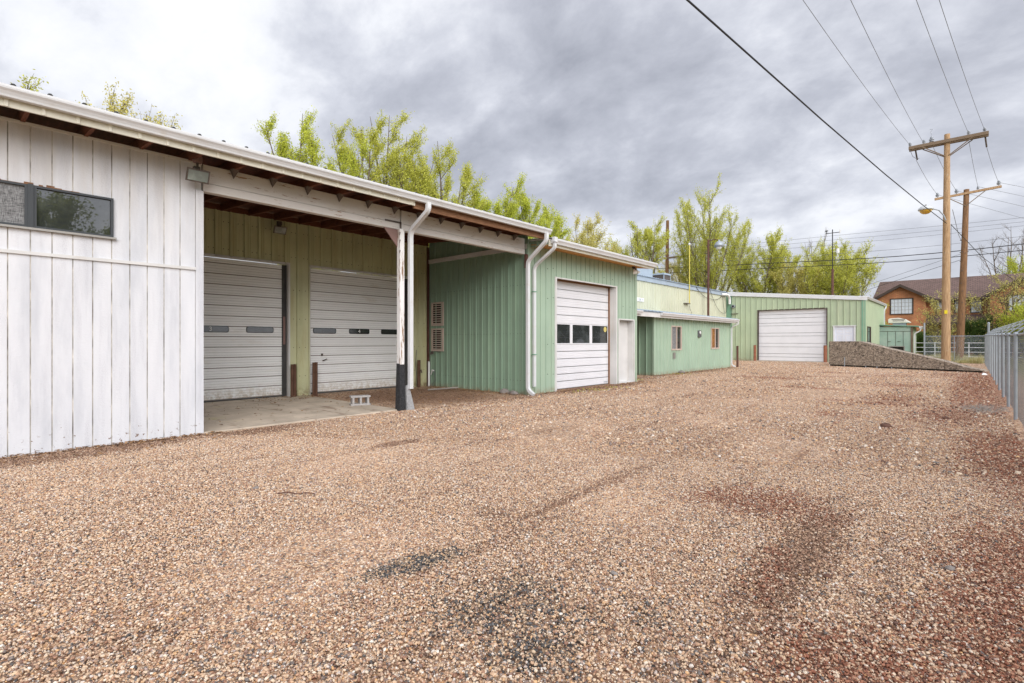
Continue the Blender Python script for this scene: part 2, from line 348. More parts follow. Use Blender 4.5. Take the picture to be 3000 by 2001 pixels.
# ------------------------------------------------------------------ mesh builder
class MB:
    def __init__(s): s.v = []; s.f = []; s.mi = []; s.cur = 0; s.pc = []; s.npc = 0; s.hold = False
    def add(s, vs, fs):
        o = len(s.v); s.v += [tuple(p) for p in vs]
        s.f += [tuple(o + i for i in f) for f in fs]; s.mi += [s.cur] * len(fs); s.pc += [s.npc] * len(fs); s.npc += 0 if s.hold else 1
        return s
    def box(s, x0, x1, y0, y1, z0, z1):
        return s.add([(x, y, z) for x in (x0, x1) for y in (y0, y1) for z in (z0, z1)],
                     [(0, 1, 3, 2), (4, 6, 7, 5), (0, 4, 5, 1), (2, 3, 7, 6), (0, 2, 6, 4), (1, 5, 7, 3)])
    def hexa(s, p):  # 8 points: bottom 4, top 4
        return s.add(p, [(3, 2, 1, 0), (4, 5, 6, 7), (0, 1, 5, 4), (1, 2, 6, 5), (2, 3, 7, 6), (3, 0, 4, 7)])
    def prism(s, a, b):  # two matching polygons
        n = len(a); vs = list(a) + list(b)
        return s.add(vs, [tuple(range(n))[::-1], tuple(range(n, 2 * n))] + [(i, (i + 1) % n, n + (i + 1) % n, n + i) for i in range(n)])
    def sweep(s, pts, sec, up=(0, 0, 1), cap=True, closed=True):
        pts = [Vector(p) for p in pts]; up = Vector(up); n = len(sec); rings = []
        for i, p in enumerate(pts):
            t = (pts[min(i + 1, len(pts) - 1)] - pts[max(i - 1, 0)]).normalized()
            u = up - t * up.dot(t)
            if u.length < 1e-4: u = Vector((1, 0, 0)) - t * t.x
            u.normalize(); w = t.cross(u)
            rings.append([tuple(p + w * a + u * b) for a, b in sec])
        vs = sum(rings, []); fs = []
        for i in range(len(pts) - 1):
            for k in range(n if closed else n - 1):
                k2 = (k + 1) % n
                fs.append((i * n + k, i * n + k2, (i + 1) * n + k2, (i + 1) * n + k))
        if cap: fs += [tuple(range(n))[::-1], tuple(range((len(pts) - 1) * n, len(pts) * n))]
        return s.add(vs, fs)
    def tube(s, pts, r, n=8, r2=None):
        pts = [Vector(p) for p in pts]; L = len(pts); vs = []; fs = []
        ref = Vector((.31, .17, .93))
        for i, p in enumerate(pts):
            t = (pts[min(i + 1, L - 1)] - pts[max(i - 1, 0)]).normalized()
            u = ref - t * ref.dot(t)
            if u.length < .05: u = Vector((1, 0, 0)) - t * t.x
            u.normalize(); w = t.cross(u)
            rr = r if r2 is None else r + (r2 - r) * i / (L - 1)
            vs += [tuple(p + (u * math.cos(a) + w * math.sin(a)) * rr) for a in (2 * math.pi * k / n for k in range(n))]
        for i in range(L - 1):
            for k in range(n):
                k2 = (k + 1) % n; fs.append((i * n + k, i * n + k2, (i + 1) * n + k2, (i + 1) * n + k))
        fs += [tuple(range(n))[::-1], tuple(range((L - 1) * n, L * n))]
        return s.add(vs, fs)
    def lathe(s, c, prof, n=14, axis='z'):
        vs = []; fs = []
        for (r, h) in prof:
            for k in range(n):
                a = 2 * math.pi * k / n; p = (r * math.cos(a), r * math.sin(a), h)
                if axis == 'x': p = (p[2], p[0], p[1])
                if axis == 'y': p = (p[0], p[2], p[1])
                vs.append((c[0] + p[0], c[1] + p[1], c[2] + p[2]))
        for i in range(len(prof) - 1):
            for k in range(n):
                k2 = (k + 1) % n; fs.append((i * n + k, i * n + k2, (i + 1) * n + k2, (i + 1) * n + k))
        fs += [tuple(range(n))[::-1], tuple(range((len(prof) - 1) * n, len(prof) * n))]
        return s.add(vs, fs)
    def rock(s, c, r, seed, sq=.6):
        rng = random.Random(seed); n = 9; m = 6; vs = []; fs = []
        ph = [rng.uniform(0, 6.28) for _ in range(6)]
        for i in range(m + 1):
            th = math.pi * i / m
            for k in range(n):
                a = 2 * math.pi * k / n
                q = 1 + .18 * math.sin(2 * a + ph[0]) + .12 * math.sin(3 * a + 2 * th + ph[1]) + .1 * math.sin(5 * th + a + ph[2])
                vs.append((c[0] + r * q * math.sin(th) * math.cos(a), c[1] + r * q * .8 * math.sin(th) * math.sin(a), c[2] + r * q * sq * math.cos(th)))
        for i in range(m):
            for k in range(n):
                k2 = (k + 1) % n; fs.append((i * n + k, i * n + k2, (i + 1) * n + k2, (i + 1) * n + k))
        return s.add(vs, fs)
    def group(s):
        """the shapes added from here to the next call make one piece"""
        s.npc += 1; s.hold = True
    def build_each(s, name, mats, parent, **kw):
        out = []
        for p in sorted(set(s.pc)):
            m = MB(); idx = [i for i, q in enumerate(s.pc) if q == p]; mp = {}
            for i in idx:
                for v in s.f[i]:
                    if v not in mp: mp[v] = len(m.v); m.v.append(s.v[v])
                m.f.append(tuple(mp[v] for v in s.f[i])); m.mi.append(s.mi[i])
            out.append(m.build(name, mats, parent, **kw))
        return out
    def build(s, name, mats, parent=None, loc=None, smooth=False, bevel=0):
        org = ORG[parent.name] if parent is not None else Vector(loc or (0, 0, 0))
        me = bpy.data.meshes.new(name)
        me.from_pydata([tuple(Vector(p) - org) for p in s.v], [], s.f)
        for m in (mats if isinstance(mats, (list, tuple)) else [mats]): me.materials.append(m)
        me.polygons.foreach_set('material_index', s.mi)
        if smooth: me.polygons.foreach_set('use_smooth', [True] * len(s.f))
        me.update()
        o = bpy.data.objects.new(name, me); C.objects.link(o)
        if parent is not None: o.parent = parent
        else: o.location = org
        ORG[o.name] = org
        if bevel:
            b = o.modifiers.new('bevel', 'BEVEL'); b.width = bevel; b.segments = 2; b.limit_method = 'ANGLE'
        return o

def tag(o, label=None, cat=None, group=None, kind=None):
    for k, v in (('label', label), ('category', cat), ('group', group), ('kind', kind)):
        if v: o[k] = v
    return o
def thing(name, loc, label, cat, group=None):
    o = bpy.data.objects.new(name, None); C.objects.link(o); o.location = loc; o.empty_display_size = .2
    ORG[o.name] = Vector(loc)
    return tag(o, label, cat, group)
def dup(root, loc, label=None, rotz=0, scale=1.):
    r = root.copy(); C.objects.link(r); r.location = loc; r.rotation_euler = (0, 0, rotz); r.scale = (scale,) * 3
    if label: r['label'] = label
    ORG[r.name] = Vector(loc)
    for ch in list(root.children):
        c = ch.copy(); C.objects.link(c); c.parent = r
        for g in list(ch.children):
            d = g.copy(); C.objects.link(d); d.parent = c
    return r

# profiles: list of (u, depth, material) -------------------------------------------------
def profile(a, b, period, pat, phase=0.):
    """pat: list of (du, d) within one period, sorted, starting at du=0"""
    pts = []; k0 = int(math.floor((a - phase) / period)) - 1; k1 = int(math.ceil((b - phase) / period)) + 1
    for k in range(k0, k1 + 1):
        for du, d in pat: pts.append((phase + k * period + du, d))
    pts.sort()
    def at(u):
        for i in range(len(pts) - 1):
            if pts[i][0] <= u <= pts[i + 1][0]:
                w = pts[i + 1][0] - pts[i][0]; t = 0 if w == 0 else (u - pts[i][0]) / w
                return pts[i][1] + (pts[i + 1][1] - pts[i][1]) * t
        return 0
    out = [(a, at(a))] + [p for p in pts if a + 1e-4 < p[0] < b - 1e-4] + [(b, at(b))]
    return out
def wall(mb, a, b, z0, z1, mp, period, pat, phase=0., holes=(), deep=None):
    """ribbed sheet from u=a..b, z0..z1(u); holes = (u0,u1,za,zb); faces flatter than `deep` get material 1"""
    f0 = z0 if callable(z0) else (lambda u: z0); f1 = z1 if callable(z1) else (lambda u: z1)
    cuts = sorted({a, b, *[h[0] for h in holes if a < h[0] < b], *[h[1] for h in holes if a < h[1] < b]})
    for i in range(len(cuts) - 1):
        u0, u1 = cuts[i], cuts[i + 1]; um = (u0 + u1) / 2
        hs = sorted([h for h in holes if h[0] < um < h[1]], key=lambda h: h[2])
        pr = profile(u0, u1, period, pat, phase)
        lo = f0
        spans = []
        for h in hs:
            spans.append((lo, (lambda u, z=h[2]: z))); lo = (lambda u, z=h[3]: z)
        spans.append((lo, f1))
        for (fa, fb) in spans:
            if fb(um) - fa(um) < .01: continue
            for j in range(len(pr) - 1):
                (ua, da), (ub, db) = pr[j], pr[j + 1]
                mb.cur = 1 if (deep is not None and (da + db) / 2 < deep) else 0
                mb.add([mp(ua, da, fa(ua)), mp(ub, db, fa(ub)), mp(ub, db, fb(ub)), mp(ua, da, fb(ua))], [(0, 1, 2, 3)])
    mb.cur = 0
    return mb
onX = lambda X0, sgn=1: (lambda u, d, z: (X0 + sgn * d, u, z))       # wall facing +X, u runs along Y
onY = lambda Y0, sgn=-1: (lambda u, d, z: (u, Y0 + sgn * d, z))      # wall facing -Y, u runs along X
RIB = lambda p, w=.05, h=.036: [(0, 0), (p / 2 - w / 2, 0), (p / 2 - w / 4, h), (p / 2 + w / 4, h), (p / 2 + w / 2, 0)]
RIBM = lambda p, w=.05, h=.04: [(0, 0), (p / 2 - w / 2, 0), (p / 2 - w / 3.2, h), (p / 2 + w / 3.2, h), (p / 2 + w / 2, 0), (p * .72, 0), (p * .735, .01), (p * .755, .01), (p * .77, 0), (p * .87, 0), (p * .885, .01), (p * .905, .01), (p * .92, 0)]
GRV = lambda p, w=.012, d=-.009: [(0, 0), (p / 2 - w / 2, 0), (p / 2 - w / 4, d), (p / 2 + w / 4, d), (p / 2 + w / 2, 0)]

def screws(mb, us, zs, mp, r=.009):
    mb.cur = 1
    for z in zs:
        for u in us:
            c = mp(u, .002, z); t = mp(u, .012, z); ax = Vector(t) - Vector(c); mb.tube([c, t], r, 5)
    mb.cur = 0
def text(body, size, parent, name, mat, loc, rot, ext=.001):
    cu = bpy.data.curves.new(name, 'FONT'); cu.body = body; cu.size = size; cu.extrude = ext; cu.align_x = 'CENTER'; cu.align_y = 'CENTER'
    t = bpy.data.objects.new(name + '_tmp', cu); C.objects.link(t)
    me = bpy.data.meshes.new_from_object(t); bpy.data.objects.remove(t)
    me.materials.clear(); me.materials.append(mat)
    o = bpy.data.objects.new(name, me); C.objects.link(o); o.parent = parent
    o.location = Vector(loc) - ORG[parent.name]; o.rotation_euler = rot
    ORG[o.name] = ORG[parent.name]
    return o

def gutter(parent, X0, y0, y1, ztop, w=.12, h=.125, name='gutter', mat='gutter'):
    mb = MB(); sec = [(0, -h), (w * .6, -h), (w * .66, -h * .8), (w * .8, -h * .55), (w * .97, -h * .35), (w, -h * .2), (w, 0), (w * .86, 0), (w * .86, -.02), (.012, -.02), (.012, 0), (0, 0)]
    mb.prism([(X0 + a, y0, ztop + b) for a, b in sec], [(X0 + a, y1, ztop + b) for a, b in sec])
    return mb.build(name, M[mat], parent)
def spout(parent, pts, w=.075, d=.055, up=(0, 1, 0), name='downspout', mat='gutter', bands=()):
    mb = MB(); w /= 2; d /= 2
    # soften the corners into elbows
    P = [Vector(p) for p in pts]; out = [P[0]]
    for i in range(1, len(P) - 1):
        a = (P[i - 1] - P[i]); b = (P[i + 1] - P[i]); r = min(.12, a.length * .45, b.length * .45)
        A = P[i] + a.normalized() * r; B = P[i] + b.normalized() * r
        for k in range(5):
            t = k / 4; out.append((1 - t) ** 2 * A + 2 * t * (1 - t) * P[i] + t * t * B)
    out.append(P[-1])
    sec = [(-w, -d), (w * -.3, -d), (w * -.2, -d * .85), (w * .2, -d * .85), (w * .3, -d), (w, -d), (w, d), (w * .3, d), (w * .2, d * .85), (-w * .2, d * .85), (-w * .3, d), (-w, d)]
    sec = [(b, a) for a, b in sec]
    mb.sweep(out, sec, up)
    o = mb.build(name, M[mat], parent)
    for (x, y, z) in bands:
        MB().box(x - d * 1.5, x + d * 1.5, y - w * 1.35, y + w * 1.35, z - .012, z + .012).build('strap', M['greentrim'], o)
    return o

# ------------------------------------------------------------------ ground
def ground():
    xs = sorted(set([-220, -150, -100, -60, -40, -30, -22, -16, -13] + [round(-12.5 + .25 * i, 3) for i in range(56)] + [3, 6, 12, 20, 40, 80, 150, 220]))
    ys = sorted(set([-120, -60, -30, -12, -6, -3] + [round(-2 + .25 * i, 3) for i in range(180)] + [44, 46, 50, 56, 64, 80, 110, 160, 240, 320]))
    rng = random.Random(3)
    ph = [(rng.uniform(.5, 2.4), rng.uniform(.5, 2.4), rng.uniform(0, 6.28), rng.uniform(-1, 1)) for _ in range(14)]
    def z(x, y):
        s = sum(math.sin(a * x + b * y * w + p) for a, b, p, w in ph) / 14
        e = 1 if (-8.1 < x < .4 and -2 < y < 43) or (-11.6 < x < -8.1 and 16 < y < 18) else 0
        return s * .03 * e - .004
    v = [(x, y, z(x, y)) for y in ys for x in xs]; n = len(xs)
    f = [(j * n + i, j * n + i + 1, (j + 1) * n + i + 1, (j + 1) * n + i) for j in range(len(ys) - 1) for i in range(n - 1)]
    mb = MB(); mb.add(v, f); o = mb.build('ground', M['gravel'], smooth=True); o['kind'] = 'structure'
ground()

def gravel():
    """loose pebbles lying on the near part of the yard (geometry nodes, one stuff object)"""
    shapes = bpy.data.collections.new('pebble_shapes')
    rng = random.Random(5)
    for k in range(6):
        mb = MB(); mb.rock((0, 0, 0), 1., 40 + k, rng.uniform(.5, .75))
        me = bpy.data.meshes.new('pebble'); me.from_pydata(mb.v, [], mb.f); me.materials.append(M['pebble'])
        me.polygons.foreach_set('use_smooth', [True] * len(mb.f))
        shapes.objects.link(bpy.data.objects.new('pebble_shape', me))
    def field(poly, dens, smin, smax, seed, name):
        me = bpy.data.meshes.new(name); me.from_pydata([(x, y, 0) for x, y in poly], [], [tuple(range(len(poly)))])
        me.materials.append(M['pebble'])
        o = bpy.data.objects.new(name, me); C.objects.link(o); o['kind'] = 'stuff'
        o['label'] = {'gravel': 'loose tan, grey and red pebbles covering the near part of the yard', 'far_gravel': 'smaller looking tan pebbles over the middle of the yard', 'coarse_gravel': 'coarse stones and clods strewn over the far half of the yard'}[name]
        o['category'] = 'gravel'
        t = bpy.data.node_groups.new(name, 'GeometryNodeTree')
        t.interface.new_socket('Geometry', in_out='INPUT', socket_type='NodeSocketGeometry')
        t.interface.new_socket('Geometry', in_out='OUTPUT', socket_type='NodeSocketGeometry')
        N = t.nodes.new; L = t.links.new
        gi = N('NodeGroupInput'); go = N('NodeGroupOutput')
        dp = N('GeometryNodeDistributePointsOnFaces'); dp.inputs['Density'].default_value = dens; dp.inputs['Seed'].default_value = seed
        ci = N('GeometryNodeCollectionInfo'); ci.inputs['Collection'].default_value = shapes
        ci.inputs['Separate Children'].default_value = True; ci.inputs['Reset Children'].default_value = True
        ip = N('GeometryNodeInstanceOnPoints'); ip.inputs['Pick Instance'].default_value = True
        rr = N('FunctionNodeRandomValue'); rr.data_type = 'FLOAT_VECTOR'
        rr.inputs[0].default_value = (-.5, -.5, 0); rr.inputs[1].default_value = (.5, .5, 6.28)
        rs = N('FunctionNodeRandomValue'); rs.data_type = 'FLOAT'; rs.inputs[2].default_value = 0.; rs.inputs[3].default_value = 1.; rs.inputs['Seed'].default_value = 7
        pw = N('ShaderNodeMath'); pw.operation = 'POWER'; pw.inputs[1].default_value = 4.; L(rs.outputs[1], pw.inputs[0])
        ma = N('ShaderNodeMath'); ma.operation = 'MULTIPLY_ADD'; ma.inputs[1].default_value = smax - smin; ma.inputs[2].default_value = smin; L(pw.outputs[0], ma.inputs[0])
        L(gi.outputs[0], dp.inputs[0]); L(dp.outputs['Points'], ip.inputs['Points']); L(ci.outputs[0], ip.inputs['Instance'])
        L(rr.outputs[0], ip.inputs['Rotation']); L(ma.outputs[0], ip.inputs['Scale']); L(ip.outputs[0], go.inputs[0])
        md = o.modifiers.new('scatter', 'NODES'); md.node_group = t
        o.location.z = .004
    # lateral limits: siding foot on the left, fence foot on the right
    field([(-.2, .8), (-1.9, .2), (-4.0, -.6), (-8.37, .1), (-8.37, 2.6), (-6.2, 3.9), (-3.4, 5.2), (-.4, 6.6), (.5, 7.2), (.5, 2.0)], 9500, .0036, .01, 1, 'gravel')
    field([(-8.3, 4.5), (-8.3, 14), (-9.3, 17), (-9.3, 30), (-13, 36), (-13, 37.3), (-6.7, 37.3), (.4, 33), (.5, 7), (-4, 5.5)], 170, .008, .026, 3, 'coarse_gravel')
    field([(-8.3, 2.6), (-8.3, 9.9), (-8.3, 11), (-4, 12.2), (.5, 13), (.5, 7.2), (-.4, 6.6), (-3.4, 5.2), (-6.2, 3.9)], 2200, .005, .011, 2, 'far_gravel')
gravel()

mb = MB(); mb.box(-12.6, -8.38, 2.6, 6.08, -.05, .022)
slab = mb.build('concrete_slab', M['concrete'], bevel=.012); slab['kind'] = 'structure'
mb = MB(); mb.hexa([(-11.6, 37.35, -.05), (-6.8, 37.35, -.05), (-6.8, 38.6, -.05), (-11.6, 38.6, -.05), (-11.6, 37.35, .0), (-6.8, 37.35, .0), (-6.8, 38.6, .03), (-11.6, 38.6, .03)])
o = mb.build('concrete_apron', M['apron']); o['kind'] = 'structure'

# ------------------------------------------------------------------ A: white building with the carport
SL = .07
rb = lambda x: 3.952 + (-8.4 - x) * SL          # underside of the rafters
A = thing('workshop_building', (-10.4, 3, 0), 'white board-sided building with open carport bays and two numbered garage doors', 'building')
mb = MB()
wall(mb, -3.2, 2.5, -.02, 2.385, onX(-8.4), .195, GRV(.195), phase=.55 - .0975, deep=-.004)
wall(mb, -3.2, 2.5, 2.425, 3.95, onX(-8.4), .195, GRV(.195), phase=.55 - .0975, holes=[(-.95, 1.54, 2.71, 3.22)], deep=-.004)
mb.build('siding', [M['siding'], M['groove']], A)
mb = MB(); mb.box(-8.6, -8.41, -3.2, 2.58, -.02, 2.71); mb.box(-8.6, -8.41, -3.2, 2.58, 3.22, 3.95)
mb.box(-8.6, -8.41, -3.2, -.95, 2.71, 3.22); mb.box(-8.6, -8.41, 1.54, 2.58, 2.71, 3.22)
mb.box(-12.4, -8.6, 2.4, 2.57, -.02, 4.0); mb.box(-12.4, -8.6, -3.2, -3.0, -.02, 4.0)
mb.build('wall_core', M['trim'], A)
mb = MB(); mb.box(-8.41, -8.375, -3.2, 2.5, 2.385, 2.425); mb.box(-8.41, -8.385, -3.2, 2.58, 3.93, 3.962)
mb.build_each('trim_board', M['trim'], A)
mb = MB(); mb.box(-8.415, -8.378, 2.5, 2.6, -.02, 3.55); mb.build('corner_board', M['siding'], A)
# window strip high in the siding
win = MB(); 
for (y0, y1) in ((-.95, .72), (.77, 1.54)):
    for b in ((y0, y1, 2.71, 2.735), (y0, y1, 3.195, 3.22), (y0, y0 + .028, 2.735, 3.195), (y1 - .028, y1, 2.735, 3.195)):
        win.box(-8.43, -8.37, *b)
win.box(-8.43, -8.36, .72, .77, 2.70, 3.23)
w_ = win.build('window', M['bframe'], A)
MB().box(-8.43, -8.405, .798, 1.512, 2.735, 3.195).build('pane', M['glass2'], w_)
MB().box(-8.43, -8.4, -.93, .692, 2.735, 3.195).build('insect_screen', M['screen'], w_)
MB().box(-8.41, -8.352, -.99, 1.57, 2.684, 2.709).build('sill', M['alum'], w_)
# ragged torn edge over the window
rng = random.Random(9); mb = MB()
y = -.9
while y < 1.15:
    d = rng.uniform(.03, .12); mb.box(-8.402, -8.393, y, y + d, 3.22, 3.22 + rng.uniform(.006, .035)); y += d
mb.build('torn_edge', M['fascia'], A)

# back wall of the carport, two roller doors
mb = MB()
wall(mb, 2.6, 9.98, .0, lambda u: 4.26, onX(-12.35), .305, RIBM(.305), phase=4.37 - .1525, holes=[(2.4, 5.68, -.1, 3.22), (6.2, 9.33, -.1, 3.22)])
screws(mb, [2.7 + .305 * i + d for i in range(24) for d in (.0, .1)], (3.4, 4.0), onX(-12.35)); screws(mb, [5.8, 5.95, 6.1, 9.45, 9.6, 9.8], (.5, 1.2, 1.9, 2.6), onX(-12.35))
mb.build('carport_wall', [M['olive'], M['rubber']], A)
mb = MB()
for (a, b) in ((2.6, 5.70), (6.18, 9.35)):
    mb.box(-12.5, -12.31, a, b, 3.215, 3.255)
for yy in (5.665, 6.18, 9.325): mb.box(-12.5, -12.315, yy, yy + .04, 0, 3.215)
mb.build('door_frame', M['trim'], A)
mb = MB(); mb.box(-12.5, -12.42, 5.56, 5.665, 0, 3.2); mb.box(-12.5, -12.42, 9.16, 9.325, 0, 3.2)
mb.build_each('door_seal', M['rubber'], A)
for (y0, y1, wins, num, ny) in ((2.6, 5.56, ((2.78, 3.4), (3.76, 4.37), (4.74, 5.36)), '3', 3.995), (6.22, 9.16, ((6.35, 6.98), (7.36, 7.98), (8.36, 8.98)), '4', 7.66)):
    mb = MB()
    per = .233; pat = [(0, 0), (.006, -.01), (.014, -.01), (.02, 0)]
    for k in (1, 2, 3): pat += [(k * .0583 - .005, 0), (k * .0583, -.006), (k * .0583 + .004, -.006), (k * .0583 + .009, 0)]
    pr = profile(.05, 3.2, per, pat, phase=.05)
    for j in range(len(pr) - 1):
        (za, da), (zb, db) = pr[j], pr[j + 1]
        inner = (da + db) / 2 < -.004
        mb.cur = (1 if (da + db) / 2 < -.0085 else 2) if inner else 0
        mb.add([(-12.45 + da, y0, za), (-12.45 + da, y1, za), (-12.45 + db, y1, zb), (-12.45 + db, y0, zb)], [(0, 1, 2, 3)])
    mb.cur = 0; mb.box(-12.52, -12.47, y0, y1, .05, 3.2)
    mb.cur = 3; mb.box(-12.5, -12.44, y0, y1, .022, .05)
    d = mb.build('garage_door', [M['door'], M['doorrust'], M['doorline'], M['rubber']], A)
    for (a, b) in wins:
        f = MB(); zc = 1.625; hh = .072; pts = []
        for (cy, cz, s0) in ((b - .04, zc + hh - .04, 0), (a + .04, zc + hh - .04, 90), (a + .04, zc - hh + .04, 180), (b - .04, zc - hh + .04, 270)):
            for q in range(4): pts.append((cy + .04 * math.cos(R(s0 + 30 * q)), cz + .04 * math.sin(R(s0 + 30 * q))))
        f.prism([(-12.455, p, q) for p, q in pts], [(-12.436, p, q) for p, q in pts])
        f2 = MB(); cyc = (a + b) / 2
        f2.prism([(-12.45, cyc + (p - cyc) * .965, zc + (q - zc) * .84) for p, q in pts], [(-12.433, cyc + (p - cyc) * .965, zc + (q - zc) * .84) for p, q in pts])
        wo = f.build('window', M['black'], d); f2.build('pane', M['slot'], d)
    text(num, .13, d, 'number', M['ink2'], (-12.43, ny, 1.625), (R(90), 0, R(90)))
    if num == '4':
        MB().box(-12.46, -12.41, 6.57, 6.60, .98, 1.04).build('lock', M['galvd'], d)
        hb = MB(); hb.tube([(-12.42, 6.59, .86), (-12.4, 6.62, .87), (-12.4, 6.7, .9)], .014, 6)
        hb.build('handle', M['galvd'], d)
        MB().box(-12.46, -12.38, 8.86, 8.98, 1.12, 1.36).build('latch_cover', M['pvc'], d, bevel=.02)
mb = MB()
mb.box(-12.415, -12.40, 5.575, 5.625, 1.28, 1.95); mb.build('hazard_strip', M['pink'], A)
# eave: deck, rafters, fascia, gutter
mb = MB()
mb.prism([(-7.79, -3.3, 4.07), (-12.9, -3.3, 4.07 + 5.11 * SL), (-12.9, -3.3, 4.1 + 5.11 * SL), (-7.79, -3.3, 4.1)], [(-7.79, 10.02, 4.07), (-12.9, 10.02, 4.07 + 5.11 * SL), (-12.9, 10.02, 4.1 + 5.11 * SL), (-7.79, 10.02, 4.1)])
mb.build('roof_deck', M['deck'], A)
mb = MB(); pr = profile(-3.35, 10.05, .3, RIB(.3, .06, .035), .1)
for j in range(len(pr) - 1):
    (a, da), (b, db) = pr[j], pr[j + 1]; X0, X1 = -7.72, -13.0
    zz = lambda x, d: 4.102 + d + (-7.79 - x) * SL
    mb.add([(X0, a, zz(X0, da)), (X0, b, zz(X0, db)), (X1, b, zz(X1, db)), (X1, a, zz(X1, da))], [(0, 1, 2, 3)])
roof = mb.build('roof', M['roofm'], A)
mb = MB(); k = 0
u = -3.2 + .1
y = -3.35
for i in range(46):
    yy = .1 + .3 * (i - 11) + .15
    if yy < 10: mb.lathe((-7.735, yy, 4.112), [(.022, 0), (.026, .012), (.016, .024)], 8)
mb.build_each('roof_screw', M['rubber'], roof)
for i in range(23):
    y = 3.01 + .5835 * (i - 10)
    if y > 10 or y < -3.1: continue
    mb = MB(); x0, x1 = -7.85, -12.34; w = .022
    mb.hexa([(x1, y - w, rb(x1)), (x1, y + w, rb(x1)), (x0, y + w, rb(x0)), (x0, y - w, rb(x0)), (x1, y - w, rb(x1) + .155), (x1, y + w, rb(x1) + .155), (x0, y + w, rb(x0) + .155), (x0, y - w, rb(x0) + .155)])
    r_ = mb.build('rafter', M['rafter'], A)
    if y > 2.7:
        mb = MB(); mb.prism([(-8.385, y - .055, 3.95), (-8.385, y + .055, 3.95), (-8.385, y, 3.82)], [(-8.27, y - .05, 3.95), (-8.27, y + .05, 3.95), (-8.36, y, 3.83)])
        mb.build('hanger_bracket', M['galvd'], r_)
mb = MB(); mb.hexa([(-10.5, 2.6, rb(-10.5) - .0), (-10.42, 2.6, rb(-10.42)), (-10.42, 9.95, rb(-10.42)), (-10.5, 9.95, rb(-10.5)), (-10.5, 2.6, rb(-10.5) + .18), (-10.42, 2.6, rb(-10.42) + .18), (-10.42, 9.95, rb(-10.42) + .18), (-10.5, 9.95, rb(-10.5) + .18)])
mb.build('blocking', M['rafter'], A)
mb = MB(); mb.box(-12.36, -12.3, 2.6, 9.95, 4.24, 4.36); mb.build('ledger', M['rafter'], A)
mb = MB(); wall(mb, -3.3, 5.98, 3.895, 4.04, onX(-7.79), .3, [(0, 0), (.13, 0), (.135, .014), (.165, .014), (.17, 0)], .05)
mb.box(-7.83, -7.795, -3.3, 5.98, 3.9, 4.06)
mb.build('metal_fascia', M['cream'], A)
mb = MB(); mb.box(-7.87, -7.83, 5.98, 9.98, 3.86, 4.05); mb.build('wood_fascia', M['fascia'], A)
gutter(A, -7.775, -3.3, 10.03, 4.09, h=.115)
# long beam, post, gusset
for (a, b, dz) in ((2.6, 6.08, 0), (6.11, 9.86, -.008)):
    mb = MB(); mb.box(-8.5, -8.4, a, b, 3.68 + dz, 3.948 + dz); mb.box(-8.515, -8.392, a, b, 3.55 + dz, 3.675 + dz)
    mb.build('beam', M['beam'], A, bevel=.006)
mb = MB(); mb.box(-8.388, -8.383, 5.72, 6.1, 3.665, 3.70); mb.box(-8.388, -8.383, 6.06, 6.1, 3.53, 3.70); mb.build('strap_plate', M['galvd'], A)
post = MB().box(-8.41, -8.305, 6.01, 6.115, .9, 3.55).build('post', M['peel'], A, bevel=.006)
mb = MB(); q = lambda s, z: [(-8.365 - s, 6.065 - s, z), (-8.365 + s, 6.065 - s, z), (-8.365 + s, 6.065 + s, z), (-8.365 - s, 6.065 + s, z)]
mb.prism(q(.074, 0), q(.056, .92)); mb.build('felt_wrap', M['wrap'], post)
mb = MB(); mb.prism([(-8.25, 6.15, 0), (-8.24, 6.32, 0), (-8.41, 6.32, 0), (-8.42, 6.15, 0)], [(-8.28, 6.142, .48), (-8.275, 6.2, .5), (-8.38, 6.2, .48), (-8.39, 6.142, .5)]); mb.build('felt_flap', M['wrapg'], post)
mb = MB(); mb.prism([(-8.41, 5.7, 3.54), (-8.41, 6.008, 3.54), (-8.41, 6.008, 3.2)], [(-8.385, 5.7, 3.54), (-8.385, 6.008, 3.54), (-8.385, 6.008, 3.2)]); mb.build('gusset', M['pink'], A)
mb = MB()
for z in (3.1, 3.3, 3.45): mb.tube([(-8.29, 6.0, z), (-8.26, 5.98, z + .02), (-8.27, 5.97, z - .04)], .008, 5)
mb.build_each('hook', M['galvd'], post)
spout(A, [(-7.70, 6.22, 3.99), (-7.70, 6.22, 3.84), (-8.25, 6.22, 3.52), (-8.25, 6.22, .42)], .085, .07)
spout(A, [(-7.70, 9.86, 3.99), (-7.70, 9.86, 3.80), (-8.29, 9.86, 3.36), (-8.29, 9.86, .14), (-8.1, 9.86, .03)], .085, .07)

# ------------------------------------------------------------------ B: green single-bay garage
B = thing('green_garage', (-10.4, 12.8, 0), 'green metal single-bay garage with white windowed door and orange soffit, right of the carport', 'building')
mb = MB()
wall(mb, 10.0, 15.6, .0, 3.83, onX(-8.4), .2325, GRV(.2325, .026, -.03), phase=10.49 - .116, holes=[(11.15, 14.3, -.1, 3.08), (14.46, 15.43, -.1, 2.06)])
mb.build('front_wall', M['green2'], B)
mb = MB(); wall(mb, -12.33, -8.4, .0, lambda u: 4.068 + (-7.79 - u) * SL, onY(9.99), .243, RIBM(.243, .045, .036), phase=-11.97 - .1215)
screws(mb, [-12.17 + .243 * i + d for i in range(16) for d in (.02, .12)], (.35, 1.55, 2.8), onY(9.99), .007)
mb.build('side_wall', [M['green'], M['rubber']], B)
mb = MB(); wall(mb, -8.4, -7.8, 3.74, lambda u: 3.88, onY(10.07), .243, RIB(.243)); mb.build('gable_infill', M['green'], B)
mb = MB(); wall(mb, -13.4, -8.4, 0, 3.83, onY(15.6, 1), .243, RIB(.243)); mb.build('rear_wall', M['green'], B)
